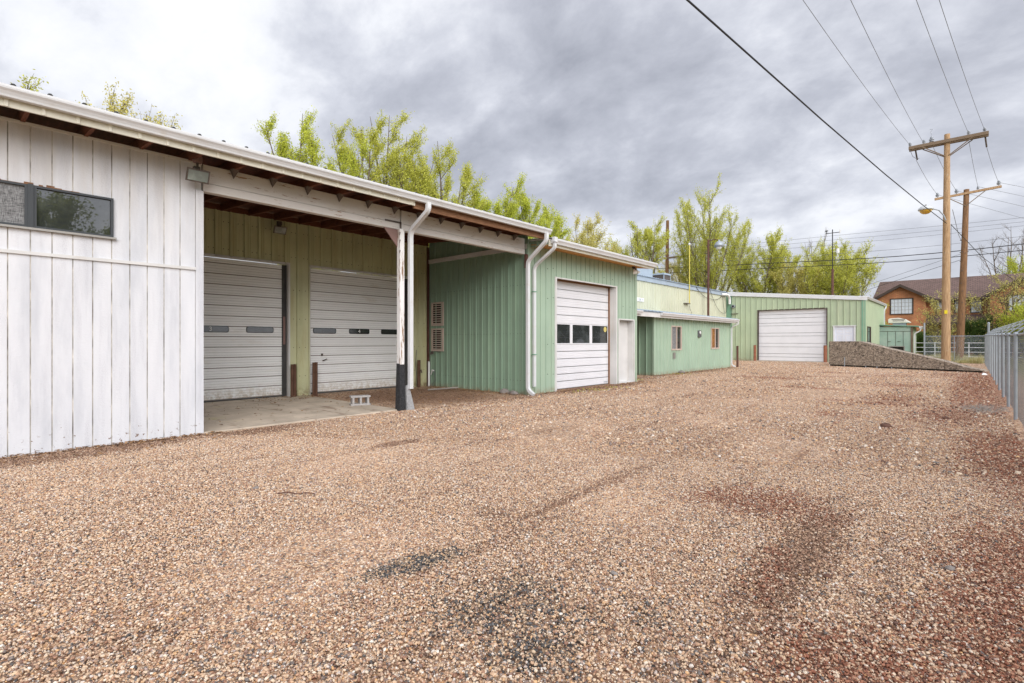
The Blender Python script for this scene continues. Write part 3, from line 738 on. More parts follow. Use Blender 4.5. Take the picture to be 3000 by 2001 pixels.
mb = MB(); mb.box(-8.45, -8.375, 9.955, 10.06, 0, 3.83); mb.box(-8.45, -8.375, 15.5, 15.63, 0, 3.83); mb.build_each('corner_trim', M['green2'], B)
mb = MB(); mb.box(-12.3, -8.41, 9.93, 9.975, 3.7, 3.82); mb.build('ledger_board', M['trim'], B)
mb = MB(); mb.box(-8.41, -8.36, 9.86, 9.95, 3.2, 3.55); mb.build('beam_seat', M['rust2'], B)
mb = MB(); mb.box(-12.34, -12.28, 9.9, 9.96, 0, 4.2); mb.build('inner_corner_trim', M['rust2'], B)
# big door
mb = MB(); mb.box(-8.41, -8.368, 11.10, 11.17, 0, 3.10); mb.box(-8.41, -8.368, 14.27, 14.34, 0, 3.10); mb.box(-8.41, -8.372, 11.17, 14.27, 3.06, 3.095)
mb.box(-8.60, -8.41, 14.27, 14.30, 0, 3.06); mb.box(-8.60, -8.41, 11.14, 11.17, 0, 3.06)
mb.build('door_frame', M['trim'], B)
mb = MB(); mb.box(-8.64, -8.6, 14.24, 14.36, 0, 3.06); mb.box(-8.7, -8.6, 11.1, 14.3, 3.04, 3.12); mb.build('wood_jamb', M['fascia'], B)
mb = MB(); pan = [(0.02, .23), (.23, .43), (.43, .63), (.63, .86), (.86, 1.07), (1.07, 1.27), (1.86, 2.1), (2.1, 2.34), (2.34, 2.58), (2.58, 2.82), (2.82, 3.07)]
for (a, b) in pan:
    pr = profile(a + .008, b - .008, (b - a) / 4, [(0, 0), (.006, -.006), (.012, 0)], phase=a + .02)
    for j in range(len(pr) - 1):
        mb.add([(-8.65 + pr[j][1], 11.13, pr[j][0]), (-8.65 + pr[j][1], 14.28, pr[j][0]), (-8.65 + pr[j + 1][1], 14.28, pr[j + 1][0]), (-8.65 + pr[j + 1][1], 11.13, pr[j + 1][0])], [(0, 1, 2, 3)])
    mb.cur = 1; mb.box(-8.68, -8.662, 11.13, 14.28, a - .01, b + .01); mb.cur = 0
mb.box(-8.68, -8.645, 11.13, 14.28, 1.27, 1.30); mb.box(-8.68, -8.645, 11.13, 14.28, 1.835, 1.86)
for (a, b) in ((11.13, 11.3), (12.17, 12.29), (13.19, 13.32), (14.22, 14.28)): mb.box(-8.68, -8.645, a, b, 1.30, 1.835)
gd = mb.build('garage_door', [M['door2'], M['doorline']], B)
for (a, b) in ((11.3, 12.17), (12.29, 13.19), (13.32, 14.22)): MB().box(-8.675, -8.66, a, b, 1.30, 1.835).build('pane', M['glass2'], gd)
MB().lathe((-8.658, 14.08, 1.73), [(.001, 0), (.085, 0), (.085, .004), (.001, .005)], 18, 'x').build('sticker', M['sticker'], gd)
mb = MB(); mb.box(-8.644, -8.641, 13.98, 14.2, .07, .09); mb.build('maker_plate', M['ink'], gd)
# walk-in door
mb = MB(); mb.box(-8.41, -8.37, 14.42, 14.47, 0, 2.08); mb.box(-8.41, -8.37, 15.42, 15.47, 0, 2.08); mb.box(-8.41, -8.374, 14.47, 15.42, 2.04, 2.08); mb.box(-8.62, -8.41, 15.40, 15.43, 0, 2.04); mb.box(-8.62, -8.41, 14.46, 14.49, 0, 2.04); mb.box(-8.62, -8.4, 14.46, 15.43, -.02, .04)
mb.build('door_frame', M['trim'], B)
wd = MB().box(-8.66, -8.6, 14.48, 15.41, .04, 2.05).build('door', M['trim'], B)
# soffit, fascia, roof, gutter
mb = MB(); mb.hexa([(-8.4, 10.06, 3.80), (-8.4, 15.62, 3.80), (-7.80, 15.62, 3.725), (-7.80, 10.06, 3.725), (-8.4, 10.06, 3.815), (-8.4, 15.62, 3.815), (-7.80, 15.62, 3.74), (-7.80, 10.06, 3.74)]); mb.build('soffit', M['osbo'], B)
mb = MB(); mb.box(-7.8, -7.775, 10.06, 15.63, 3.705, 3.88)
pr = profile(10.06, 15.63, .1, [(0, 0), (.035, 0), (.04, .004), (.06, .004), (.065, 0)])
mb.build('fascia', M['cream'], B)
mb = MB()
for j in range(len(pr) - 1): mb.add([(-7.772 + pr[j][1], pr[j][0], 3.71), (-7.772 + pr[j + 1][1], pr[j + 1][0], 3.71), (-7.772 + pr[j + 1][1], pr[j + 1][0], 3.79), (-7.772 + pr[j][1], pr[j][0], 3.79)], [(0, 1, 2, 3)])
mb.build('fascia_screws', M['cream'], B)
mb = MB(); pr = profile(10.04, 15.66, .15, RIB(.15, .04, .018))
for j in range(len(pr) - 1):
    (a, da), (b, db) = pr[j], pr[j + 1]; zz = lambda x, d: 3.9 + d + (-7.7 - x) * SL
    mb.add([(-7.7, a, zz(-7.7, da)), (-7.7, b, zz(-7.7, db)), (-13.4, b, zz(-13.4, db)), (-13.4, a, zz(-13.4, da))], [(0, 1, 2, 3)])
mb.prism([(-7.79, 10.06, 3.86), (-13.4, 10.06, 4.25), (-13.4, 10.06, 4.28), (-7.79, 10.06, 3.89)], [(-7.79, 15.63, 3.86), (-13.4, 15.63, 4.25), (-13.4, 15.63, 4.28), (-7.79, 15.63, 3.89)])
mb.build('roof', M['roofm'], B)
gutter(B, -7.765, 10.1, 15.66, 3.895)
MB().box(-7.7, -7.62, 10.08, 10.2, 3.8, 3.92).build('gutter_outlet', M['gutter'], B)
spout(B, [(-7.68, 10.16, 3.8), (-7.68, 10.16, 3.66), (-8.33, 10.16, 3.26), (-8.33, 10.16, .2)], .08, .06, bands=((-8.33, 10.16, 2.62), (-8.33, 10.16, 1.02)))
rng = random.Random(4); mb = MB()
for yy in (10.8, 11.04, 12.2, 12.9, 13.6, 14.1, 14.75, 15.2):
    for z in (.5, 1.3, 2.5, 3.3):
        if (11.1 < yy < 14.34 and z < 3.1) or (14.4 < yy and z < 2.1): continue
        mb.lathe((-8.4, yy, z + rng.uniform(-.03, .03)), [(.012, -.002), (.012, .006), (.004, .01)], 6, 'x')
mb.build_each('wall_screw', M['rubber'], B)
# louvred vents on the side wall
for z0, z1 in ((1.82, 2.52), (1.06, 1.74)):
    v = MB(); X0, X1 = -12.17, -11.62
    v.box(X0, X1, 9.935, 9.97, z0, z0 + .05); v.box(X0, X1, 9.935, 9.97, z1 - .05, z1); v.box(X0, X0 + .06, 9.935, 9.97, z0 + .05, z1 - .05); v.box(X1 - .06, X1, 9.935, 9.97, z0 + .05, z1 - .05)
    vo = v.build('vent', M['vent'], B)
    MB().box(X0 + .05, X1 - .05, 9.965, 9.972, z0 + .04, z1 - .04).build('vent_back', M['ventd'], vo)
    s = MB(); n = 9; hh = (z1 - z0 - .1) / n
    for k in range(n):
        za = z0 + .05 + k * hh
        s.hexa([(X0 + .06, 9.968, za + hh * .42), (X1 - .06, 9.968, za + hh * .42), (X1 - .06, 9.935, za + hh * .1), (X0 + .06, 9.935, za + hh * .1), (X0 + .06, 9.968, za + hh * .5), (X1 - .06, 9.968, za + hh * .5), (X1 - .06, 9.935, za + hh * .4), (X0 + .06, 9.935, za + hh * .4)])
    s.build_each('louvre', M['vent'], vo)
mb = MB(); mb.tube([(-12.2, 9.88, 0), (-12.2, 9.88, .75)], .032, 10); mb.build('drain_pipe', M['pvc'], B)
MB().tube([(-12.13, 9.9, .36), (-12.02, 9.86, .5), (-11.95, 9.86, .48)], .02, 8).build('bent_pipe', M['pvc'], B); MB().tube([(-11.97, 9.9, .5), (-11.95, 9.92, .2), (-12.1, 9.9, .03)], .009, 6).build('cable', M['wireg'], B)
mb = MB(); mb.tube([(-12.1, 9.94, 1.03), (-12.1, 9.87, 1.0), (-12.1, 9.85, .96)], .018, 6); mb.box(-12.13, -12.07, 9.88, 9.95, .98, 1.05); mb.build('spigot', M['galvd'], B)
mb = MB(); mb.tube([(-12.33, 9.62, .48), (-12.24, 9.62, .48), (-12.22, 9.62, .42)], .018, 8); mb.lathe((-12.25, 9.62, .5), [(.035, 0), (.035, .012)], 8); mb.build('tap', M['galvd'], A)
mb = MB(); mb.tube([(-12.31, 9.5, 1.1), (-12.31, 9.47, .7), (-12.31, 9.52, .03)], .008, 5); mb.build('cable', M['wireg'], A)

# ------------------------------------------------------------------ C: long pale building behind
Cb = thing('cream_building', (-17, 27, 0), 'long pale cream metal building behind the green lean-to, with blue-grey roof edge', 'building')
ct = lambda u: 4.66
mb = MB(); wall(mb, 15.8, 38.4, 0, 4.7, onX(-13.4), .31, RIB(.31, .05, .04), phase=25.09); mb.build('front_wall', M['creamw'], Cb)
mb = MB(); wall(mb, -24, -13.4, 0, 4.7, onY(15.8), .31, RIB(.31)); mb.build('side_wall', M['creamw'], Cb)
mb = MB(); wall(mb, -24, -13.4, 0, 4.7, onY(47, 1), .31, RIB(.31)); mb.build('side_wall', M['creamw'], Cb)
mb = MB(); mb.box(-13.42, -13.32, 15.7, 38.32, 4.64, 4.88); mb.build('roof_edge', M['bluegrey'], Cb)
mb = MB(); pr = profile(15.7, 38.32, .28, RIB(.28, .07, .05))
for j in range(len(pr) - 1):
    (a, da), (b, db) = pr[j], pr[j + 1]
    mb.add([(-13.25, a, 4.885 + da), (-13.25, b, 4.885 + db), (-24, b, 5.15 + db), (-24, a, 5.15 + da)], [(0, 1, 2, 3)])
mb.build('roof', M['bluegrey'], Cb)
sg = MB().box(-13.375, -13.355, 24.9, 25.72, 3.51, 3.71).build('wall_plate', M['pvc'], Cb)
mb = MB()
for k in range(18):
    a = 2 * math.pi * k / 18; a2 = 2 * math.pi * (k + .8) / 18
    mb.tube([(-13.352, 25.24 + .1 * math.cos(a), 3.61 + .055 * math.sin(a)), (-13.352, 25.24 + .1 * math.cos(a2), 3.61 + .055 * math.sin(a2))], .008, 4)
mb.tube([(-13.352, 25.14, 3.6), (-13.352, 25.24, 3.64), (-13.352, 25.33, 3.58)], .01, 4); mb.tube([(-13.352, 25.5, 3.6), (-13.352, 25.54, 3.635), (-13.352, 25.58, 3.6), (-13.352, 25.62, 3.635)], .008, 4)
mb.build('emblem', M['ink'], sg)
mb = MB()
def arc(p, q, sag, n=9): return [tuple(Vector(p).lerp(Vector(q), i / n) - Vector((0, 0, sag * 4 * (i / n) * (1 - i / n)))) for i in range(n + 1)]
mb.tube(arc((-13.3, 32.6, 4.9), (-13.3, 35.2, 4.25), .2), .014, 5); mb.tube(arc((-13.3, 35.2, 4.25), (-13.3, 37.3, 4.6), .15), .014, 5); mb.tube(arc((-13.3, 35.0, 4.9), (-13.3, 37.9, 3.4), .5), .012, 5); mb.tube(arc((-13.3, 37.4, 4.55), (-13.3, 38.3, 4.05), .9), .012, 5)
mb.build_each('loose_cable', M['wire'], Cb)
mb = MB(); mb.tube([(-13.3, 37.2, 4.7), (-13.15, 37.6, 4.72), (-13.1, 38.0, 4.66), (-13.1, 38.2, 4.45), (-13.1, 38.22, 4.05)], .09, 10); mb.build('elbow_pipe', M['pvc'], Cb)
tag(MB().box(-16.5, -14.5, 24.0, 29.0, 4.95, 5.05).build('rooftop_screen', M['bluegrey']), 'pale blue corrugated metal housing on the cream building roof, beside the orange soffit end', 'roof housing')
rs = bpy.data.objects['rooftop_screen']
mb = MB(); wall(mb, 24.0, 29.0, 5.05, 5.78, onX(-14.5), .14, RIB(.14, .06, .03)); wall(mb, -16.5, -14.5, 5.05, 5.78, onY(29.0, 1), .14, RIB(.14, .06, .03)); wall(mb, -16.5, -14.5, 5.05, 5.78, onY(24.0), .14, RIB(.14, .06, .03)); mb.build('corrugated_panel', M['bluegrey'], rs)
MB().box(-16.5, -14.48, 24.0, 29.02, 5.78, 5.82).build('top_cover', M['bluegrey'], rs)
ac = thing('rooftop_cooler', (-14.6, 30.4, 4.9), 'square grey evaporative cooler with dark filter sides on the cream building roof', 'cooler')
MB().box(-15.1, -14.2, 29.95, 30.95, 4.93, 5.0).build('base', M['bluegrey'], ac); MB().box(-15.1, -14.2, 29.95, 30.95, 5.5, 5.6).build('lid', M['bluegrey'], ac)
MB().box(-15.06, -14.24, 29.99, 30.91, 5.0, 5.5).build('filter_side', surf('cooler_filter', (.12, .1, .09), .9, var=.6, vs=18), ac)
mb = MB()
for (x, y) in ((-15.08, 29.97), (-14.26, 29.97), (-15.08, 30.89), (-14.26, 30.89)): mb.box(x, x + .04, y, y + .04, 5, 5.5)
mb.build_each('corner_strip', M['bluegrey'], ac)

# ------------------------------------------------------------------ D: lean-to with two windows
D = thing('lean_to', (-11.4, 23, 0), 'light green metal lean-to with two small sliding windows, against the cream wall', 'building')
mb = MB(); wall(mb, 19.0, 27.6, 0, 2.36, onX(-9.45), .31, RIB(.31, .09, .04), phase=19.1, holes=[(20.55, 21.55, 1.01, 2.0), (24.99, 25.97, 1.02, 2.0)]); screws(mb, [19.3 + .31 * i for i in range(27)], (.75, 1.75), onX(-9.45), .012); mb.build('front_wall', [M['green2'], M['rubber']], D)
mb = MB(); wall(mb, -13.4, -9.45, 0, lambda u: 2.4 + (-9.45 - u) * .14, onY(19.0), .31, RIB(.31, .06, .045), phase=-9.76 - .155); mb.build('side_wall', M['green'], D)
mb = MB(); wall(mb, -13.4, -9.45, 0, lambda u: 2.4 + (-9.45 - u) * .14, onY(27.6, 1), .31, RIB(.31)); mb.build('side_wall', M['green'], D)
mb = MB(); mb.box(-9.5, -9.42, 18.96, 19.1, 0, 2.36); mb.box(-9.5, -9.42, 27.52, 27.63, 0, 2.36); mb.build_each('corner_trim', M['green2'], D)
mb = MB(); pr = profile(15.7, 27.75, .3, RIB(.3, .05, .03)); zz = lambda x, d: 2.5 + d + (-9.1 - x) * .135
for j in range(len(pr) - 1):
    (a, da), (b, db) = pr[j], pr[j + 1]
    mb.add([(-9.08, a, zz(-9.08, da)), (-9.08, b, zz(-9.08, db)), (-13.4, b, zz(-13.4, db)), (-13.4, a, zz(-13.4, da))], [(0, 1, 2, 3)])
mb.prism([(-9.12, 15.7, 2.46), (-13.38, 15.7, 3.03), (-13.38, 15.7, 3.07), (-9.12, 15.7, 2.49)], [(-9.12, 27.72, 2.46), (-13.38, 27.72, 3.03), (-13.38, 27.72, 3.07), (-9.12, 27.72, 2.49)])
mb.build('roof', M['bluegrey'], D)
mb = MB(); mb.box(-9.16, -9.13, 15.7, 27.72, 2.29, 2.47); mb.box(-9.44, -9.16, 15.7, 27.72, 2.36, 2.385); mb.build_each('fascia', M['trim'], D)
gutter(D, -9.125, 15.75, 17.3, 2.49); gutter(D, -9.125, 18.9, 27.78, 2.49)
spout(D, [(-9.07, 27.72, 2.38), (-9.07, 27.72, 2.25), (-9.38, 27.66, 2.1), (-9.38, 27.66, .12), (-9.2, 27.72, .04)], .075, .055)
for (a, b, z0, z1, left) in ((20.55, 21.55, 1.01, 2.0, 'screen'), (24.99, 25.97, 1.02, 2.0, 'leopard')):
    f = MB(); m = (a + b) / 2 + .03
    f.box(-9.5, -9.4, a - .02, b + .02, z0 - .03, z0 + .03); f.box(-9.5, -9.405, a - .02, b + .02, z1 - .03, z1 + .02); f.box(-9.5, -9.405, a - .02, a + .04, z0 + .03, z1 - .03); f.box(-9.5, -9.405, b - .04, b + .02, z0 + .03, z1 - .03); f.box(-9.5, -9.41, m - .025, m + .025, z0 + .03, z1 - .03)
    fo = f.build('window', M['vent'], D)
    MB().box(-9.48, -9.45, a + .04, m - .025, z0 + .03, z1 - .03).build('curtain' if left == 'leopard' else 'insect_screen', M[left], fo)
    MB().box(-9.48, -9.455, m + .025, b - .04, z0 + .03, z1 - .03).build('pane', M['glass2'], fo)
mb = MB(); mb.box(-9.45, -9.37, 23.27, 23.65, 1.55, 1.86); e_ = mb.build('electric_box', surf('dark_grey_box', (.1, .1, .1), .5), D, bevel=.01)
MB().lathe((-9.37, 23.46, 1.76), [(.07, 0), (.07, .03), (.03, .045)], 12, 'x').build('dial', M['pvc'], e_)
MB().box(-9.45, -9.4, 20.73, 20.92, .62, .88).build('small_vent', M['alum'], D)

# ------------------------------------------------------------------ E: far green garage
E_ = thing('sage_garage', (-9.1, 42.8, 0), 'sage green metal garage at the far end of the yard with one wide white door', 'building')
et = lambda u: 4.7 + (u + 13.3) * -.0955
mb = MB(); wall(mb, -13.35, -5.0, 0, et, onY(38.4), .348, RIB(.348, .06, .05), phase=-12.69 - .174, holes=[(-11.27, -7.03, -.1, 3.52), (-6.62, -5.53, -.1, 2.33)]); mb.build('front_wall', M['green3'], E_)
mb = MB(); wall(mb, 38.4, 47.4, 0, 4.05, onX(-5.0), .2, RIB(.2, .06, .035), holes=[(39.3, 40.7, 1.1, 2.27)]); mb.build('side_wall', M['green3'], E_)
mb = MB(); wall(mb, 38.4, 47.4, 0, 4.7, onX(-13.35, -1), .3, RIB(.3)); mb.build('side_wall', M['green3'], E_)
mb = MB(); wall(mb, -13.35, -5, 0, et, onY(47.4, 1), .3, RIB(.3)); mb.build('rear_wall', M['green3'], E_)
mb = MB(); mb.box(-5.16, -4.96, 38.355, 38.5, 0, 3.92); mb.box(-13.4, -13.0, 38.35, 38.38, 0, 4.66); mb.build_each('corner_trim', M['greentrim'], E_)
mb = MB(); ef = lambda x: 4.93 + (x + 13.3) * -.0955
mb.hexa([(-13.4, 38.3, ef(-13.4) - .26), (-4.85, 38.3, ef(-4.85) - .22), (-4.85, 38.36, ef(-4.85) - .22), (-13.4, 38.36, ef(-13.4) - .26), (-13.4, 38.3, ef(-13.4)), (-4.85, 38.3, ef(-4.85)), (-4.85, 38.36, ef(-4.85)), (-13.4, 38.36, ef(-13.4))]); mb.build('roof_trim', M['gutter'], E_)
mb = MB(); pr = profile(38.3, 47.5, .3, RIB(.3, .05, .03))
for j in range(len(pr) - 1):
    (a, da), (b, db) = pr[j], pr[j + 1]
    mb.add([(-4.8, a, ef(-4.8) + da), (-4.8, b, ef(-4.8) + db), (-13.4, b, ef(-13.4) + db), (-13.4, a, ef(-13.4) + da)], [(0, 1, 2, 3)])
mb.build('roof', M['roofm'], E_)
gutter(E_, -4.93, 38.45, 47.8, 4.14)
spout(E_, [(-4.87, 47.7, 4.05), (-4.87, 47.7, 3.95), (-4.95, 47.45, 3.7), (-4.95, 47.45, 2.6)], .1, .08)
mb = MB(); mb.box(-11.33, -11.2, 38.38, 38.62, 0, 3.56); mb.box(-7.06, -7.0, 38.38, 38.62, 0, 3.54); mb.box(-11.2, -7.06, 38.39, 38.62, 3.49, 3.55); mb.build('door_frame', M['brownwood'], E_)
mb = MB(); zs = [.03, .29, .52, .98, 1.23, 1.72, 1.93, 2.43, 2.62, 2.95, 3.2, 3.5]
for a, b in zip(zs, zs[1:]):
    n = max(1, round((b - a) / .06)); pr = profile(a + .01, b - .01, (b - a) / n, [(0, 0), (.006, -.004), (.012, 0)], phase=a + .03)
    for j in range(len(pr) - 1): mb.add([(-11.2, 38.55 - pr[j][1], pr[j][0]), (-7.06, 38.55 - pr[j][1], pr[j][0]), (-7.06, 38.55 - pr[j + 1][1], pr[j + 1][0]), (-11.2, 38.55 - pr[j + 1][1], pr[j + 1][0])], [(0, 1, 2, 3)])
    mb.cur = 1; mb.box(-11.2, -7.06, 38.565, 38.6, a - .01, b + .01); mb.cur = 0
mb.build('garage_door', [M['door2'], M['doorline']], E_)
mb = MB(); mb.box(-6.68, -6.6, 38.35, 38.45, 0, 2.37); mb.box(-5.55, -5.47, 38.35, 38.45, 0, 2.37); mb.box(-6.72, -5.43, 38.34, 38.46, 2.31, 2.37); mb.build('door_casing', M['gutter'], E_)
wd = MB().box(-6.6, -5.55, 38.42, 38.46, .02, 2.31).build('door', surf('blue_white_door', (.68, .71, .78), .45), E_)
mb = MB()
for (xa, xb) in ((-6.46, -6.14), (-6.01, -5.69)):
    for (za, zb) in ((1.9, 2.15), (1.05, 1.75), (.25, .85)):
        for b in ((xa, xb, za, za + .03), (xa, xb, zb - .03, zb), (xa, xa + .03, za + .03, zb - .03), (xb - .03, xb, za + .03, zb - .03)): mb.box(b[0], b[1], 38.408, 38.419, b[2], b[3])
mb.build('door_panel', M['door2'], wd)
MB().lathe((-5.8, 38.39, 1.3), [(.03, 0), (.03, .03)], 8, 'y').build('door_knob', M['galvd'], wd)
f = MB(); f.box(-5.05, -4.95, 39.26, 39.34, 1.06, 2.31); f.box(-5.05, -4.95, 40.66, 40.74, 1.06, 2.31); f.box(-5.05, -4.95, 39.34, 40.66, 1.06, 1.12); f.box(-5.05, -4.95, 39.34, 40.66, 2.25, 2.31); fo = f.build('window', M['brownwood'], E_)
MB().box(-5.04, -4.99, 39.34, 40.66, 1.12, 2.25).build('pane', M['glass2'], fo)
mb = MB(); mb.lathe((-12.86, 38.2, 3.88), [(.12, 0), (.12, .17), (.06, .17)], 12, 'y'); v = mb.build('exhaust_vent', M['galv'], E_)
MB().lathe((-12.86, 38.19, 3.88), [(.075, 0), (.075, .01)], 12, 'y').build('vent_opening', M['black'], v)
MB().box(-13.0, -12.55, 38.28, 38.36, 3.33, 3.37).build('wall_bracket', M['galvd'], E_)

# F: plywood shed
F = thing('plywood_shed', (-4.0, 46, 0), 'weathered teal plywood shed with flat roof, right of the sage green garage', 'shed')
mb = MB(); mb.box(-4.98, -3.2, 45.0, 48.0, 0, 2.4)
mb.build('wall', M['ply'], F)
mb = MB()
for x in (-4.5, -4.05, -3.62): mb.box(x - .012, x + .012, 44.992, 45.001, 0, 2.05)
mb.box(-4.98, -3.2, 44.985, 45.0, 2.05, 2.075); mb.build_each('panel_joint', M['brownwood'], F)
MB().box(-3.2, -3.08, 44.96, 45.12, 0, 2.38).build('corner_post', wood('dark_weathered_post', (.06, .045, .035), (.3, .22, .15), (9, 9, 1)), F)
mb = MB(); wall(mb, 45.1, 48, 0, 2.35, onX(-3.1), .3, RIB(.3, .04, .02)); mb.build('side_cladding', M['green3'], F)
mb = MB(); mb.hexa([(-5, 44.85, 2.5), (-2.75, 44.85, 2.37), (-2.75, 48.2, 2.37), (-5, 48.2, 2.5), (-5, 44.85, 2.56), (-2.75, 44.85, 2.43), (-2.75, 48.2, 2.43), (-5, 48.2, 2.56)]); mb.build('roof', M['greentrim'], F)
gutter(F, -2.75, 44.9, 48.2, 2.4, .16, .14); spout(F, [(-2.67, 45.1, 2.3), (-2.67, 45.1, 2.1), (-3.0, 45.1, 1.9), (-3.0, 45.1, .1)], .09, .07)
f = MB(); f.box(-4.4, -3.53, 44.95, 45.0, .98, 1.04); f.box(-4.4, -4.34, 44.95, 45.0, .5, .98); f.box(-3.59, -3.53, 44.95, 45.0, .5, .98); fo = f.build('window', M['alum'], F); MB().box(-4.34, -3.59, 44.975, 44.99, .5, .98).build('pane', M['glass'], fo)
mb = MB()
for x in (-4.4, -3.85): mb.tube([(x - .08, 44.98, 1.36), (x, 44.95, 1.34), (x + .08, 44.98, 1.36)], .015, 6)
mb.build_each('handle', M['galvd'], F)
au = thing('roof_air_conditioner', (-3.8, 45.6, 2.5), 'low ivory air conditioner with slotted shroud on the teal plywood shed roof', 'air conditioner')
mb = MB(); prof = [(-4.5, 2.66), (-4.5, 2.93), (-4.42, 2.99), (-3.9, 3.02), (-3.55, 2.93), (-3.27, 2.72), (-3.25, 2.66)]
mb.prism([(x, 45.2, z) for x, z in prof], [(x, 46.1, z) for x, z in prof]); sh = mb.build('shroud', M['ac'], au, bevel=.03)
mb = MB()
for r_, (z0, z1, xs, n) in enumerate(((2.87, 2.95, -4.28, 12), (2.77, 2.84, -4.22, 10))):
    for k in range(n): mb.box(xs + k * .065, xs + k * .065 + .035, 45.192, 45.2, z0, z1 - .0)
mb.build_each('slot', M['rubber'], sh)
MB().box(-4.25, -3.5, 45.3, 46.0, 2.44, 2.66).build('base', M['galv'], au)

# ------------------------------------------------------------------ ramp, bollards, block and small things
rp = thing('loading_ramp', (-2.8, 32.2, 0), 'long low ramp with weathered brown chipboard side lying in front of the far garage', 'ramp')
P0 = Vector((-5.97, 33.1, 0)); P1 = Vector((.37, 30.0, 0)); ux = (P1 - P0).normalized(); LL = (P1 - P0).length; nb = Vector((-ux.y, ux.x, 0))
outline = [(0, 1.362), (.215, 1.362), (.265, 1.315), (.434, 1.01), (.56, .81), (.671, .64), (.806, .42), (.908, .21), (1, .1)]
def rpt(s, d, z): return tuple(P0 + ux * (s * LL) + nb * d + Vector((0, 0, z)))
botz = lambda s: .085 - .015 * s
RW = .5
for side, nm in ((0, 'side_panel'), (RW, 'side_panel')):
    mb = MB(); a = [rpt(s, side, z) for s, z in outline] + [rpt(1, side, botz(1)), rpt(0, side, botz(0))]
    b = [rpt(s, side + .03, z) for s, z in outline] + [rpt(1, side + .03, botz(1)), rpt(0, side + .03, botz(0))]
    mb.prism(a, b); pn = mb.build(nm, M['osbg'], rp)
    mb = MB()
    for s in (.345, .6, .79):
        zt = np.interp(s, [q[0] for q in outline], [q[1] for q in outline])
        mb.prism([rpt(s - .001, side - .004, .07), rpt(s + .001, side - .004, .07), rpt(s + .001, side - .004, zt), rpt(s - .001, side - .004, zt)], [rpt(s - .001, side + .001, .07), rpt(s + .001, side + .001, .07), rpt(s + .001, side + .001, zt), rpt(s - .001, side + .001, zt)])
    mb.build_each('panel_joint', M['brownwood'], pn)
mb = MB()
for (s, z), (s2, z2) in zip(outline, outline[1:]): mb.hexa([rpt(s, .03, z - .05), rpt(s2, .03, z2 - .05), rpt(s2, RW, z2 - .05), rpt(s, RW, z - .05), rpt(s, .03, z - .012), rpt(s2, .03, z2 - .012), rpt(s2, RW, z2 - .012), rpt(s, RW, z - .012)])
mb.build('deck', M['osbg'], rp)
MB().prism([rpt(0, .1, .1), rpt(0, RW - .05, .1), rpt(0, RW - .05, 1.3), rpt(0, .1, 1.3)], [rpt(.006, .1, .1), rpt(.006, RW - .05, .1), rpt(.006, RW - .05, 1.3), rpt(.006, .1, 1.3)]).build('end_panel', M['osbg'], rp)
mb = MB(); mb.hexa([rpt(.0, .1, .0), rpt(.98, .1, .0), rpt(.98, .2, .0), rpt(.0, .2, .0), rpt(.0, .1, .084), rpt(.98, .1, .07), rpt(.98, .2, .07), rpt(.0, .2, .084)])
mb.build('gap_shade', M['black'], rp)  # black strip paints in the shade of the gap under the side panel
mb = MB()
for s, h in ((.13, .5), (.37, .09), (.29, .09), (.47, .08)): mb.tube([rpt(s, -.03, -.02), rpt(s, -.03, h)], .022, 6)
mb.build_each('stake', M['galv'], rp)

def channel_bollard(x, y, h, label, mat, w=.12, grp='rusty guard posts by the carport doors'):
    t = thing('guard_post', (x, y, 0), label, 'bollard', grp)
    mb = MB(); mb.tube([(x, y - w * .26, -.03), (x, y - w * .26, h)], w * .27, 8); mb.build('flaked_upright', M['rust'], t)
    mb = MB(); mb.tube([(x + .01, y + w * .27, -.03), (x + .01, y + w * .27, h + .005)], w * .29, 10); mb.build('upright', M[mat], t)
    return t
channel_bollard(-12.18, 5.72, .8, 'short rusty double-pipe guard post right of garage door 3', 'rust')
channel_bollard(-12.18, 6.26, .83, 'short rusty double-pipe guard post left of garage door 4', 'rust')
def bollard(x, y, h, r, label, mat, z0=-.03):
    t = thing('guard_post', (x, y, 0), label, 'bollard')
    MB().tube([(x, y, z0), (x, y, h)], r, 14).build('pipe', M[mat], t); MB().lathe((x, y, h - .01), [(r, 0), (r * 1.02, .004), (r * .86, .012)], 14).build('rim', M['rust2'], t)
bollard(-12.2, 9.5, .8, .05, 'short brown rusty pipe post right of garage door 4, behind the downspout', 'rust')
bollard(-9.18, 27.95, 1.12, .055, 'thin dark brown steel post beside the lean-to corner downspout', 'rust2')
bollard(-11.28, 37.9, 1.1, .09, 'orange rusty post left of the wide far garage door', 'rusto', -.06)
bollard(-7.03, 37.9, 1.1, .1, 'orange rusty post right of the wide far garage door, beside the ramp', 'rusto', -.06)

bl = thing('cinder_block', (-9.55, 5.9, .022), 'grey hollow concrete block lying on the slab beside the peeling post', 'concrete block')
mb = MB(); L_, H_, W_ = .4, .2, .2
def bb(x0, x1, y0, y1, z0, z1): mb.box(x0, x1, y0, y1, z0, z1)
# lying with its two cells facing the yard; top and bottom face shells joined by three webs
bb(-.1, .1, -.2, .2, 0, .036); bb(-.1, .1, -.2, .2, .164, .2)
for yy in (-.15, .0, .15): bb(-.1, .1, yy - .02, yy + .02, .036, .164)
o = mb.build('block_body', M['block'], bevel=.006)
o.parent = bl; o.location = (0, 0, 0); o.rotation_euler = (0, 0, R(-20))

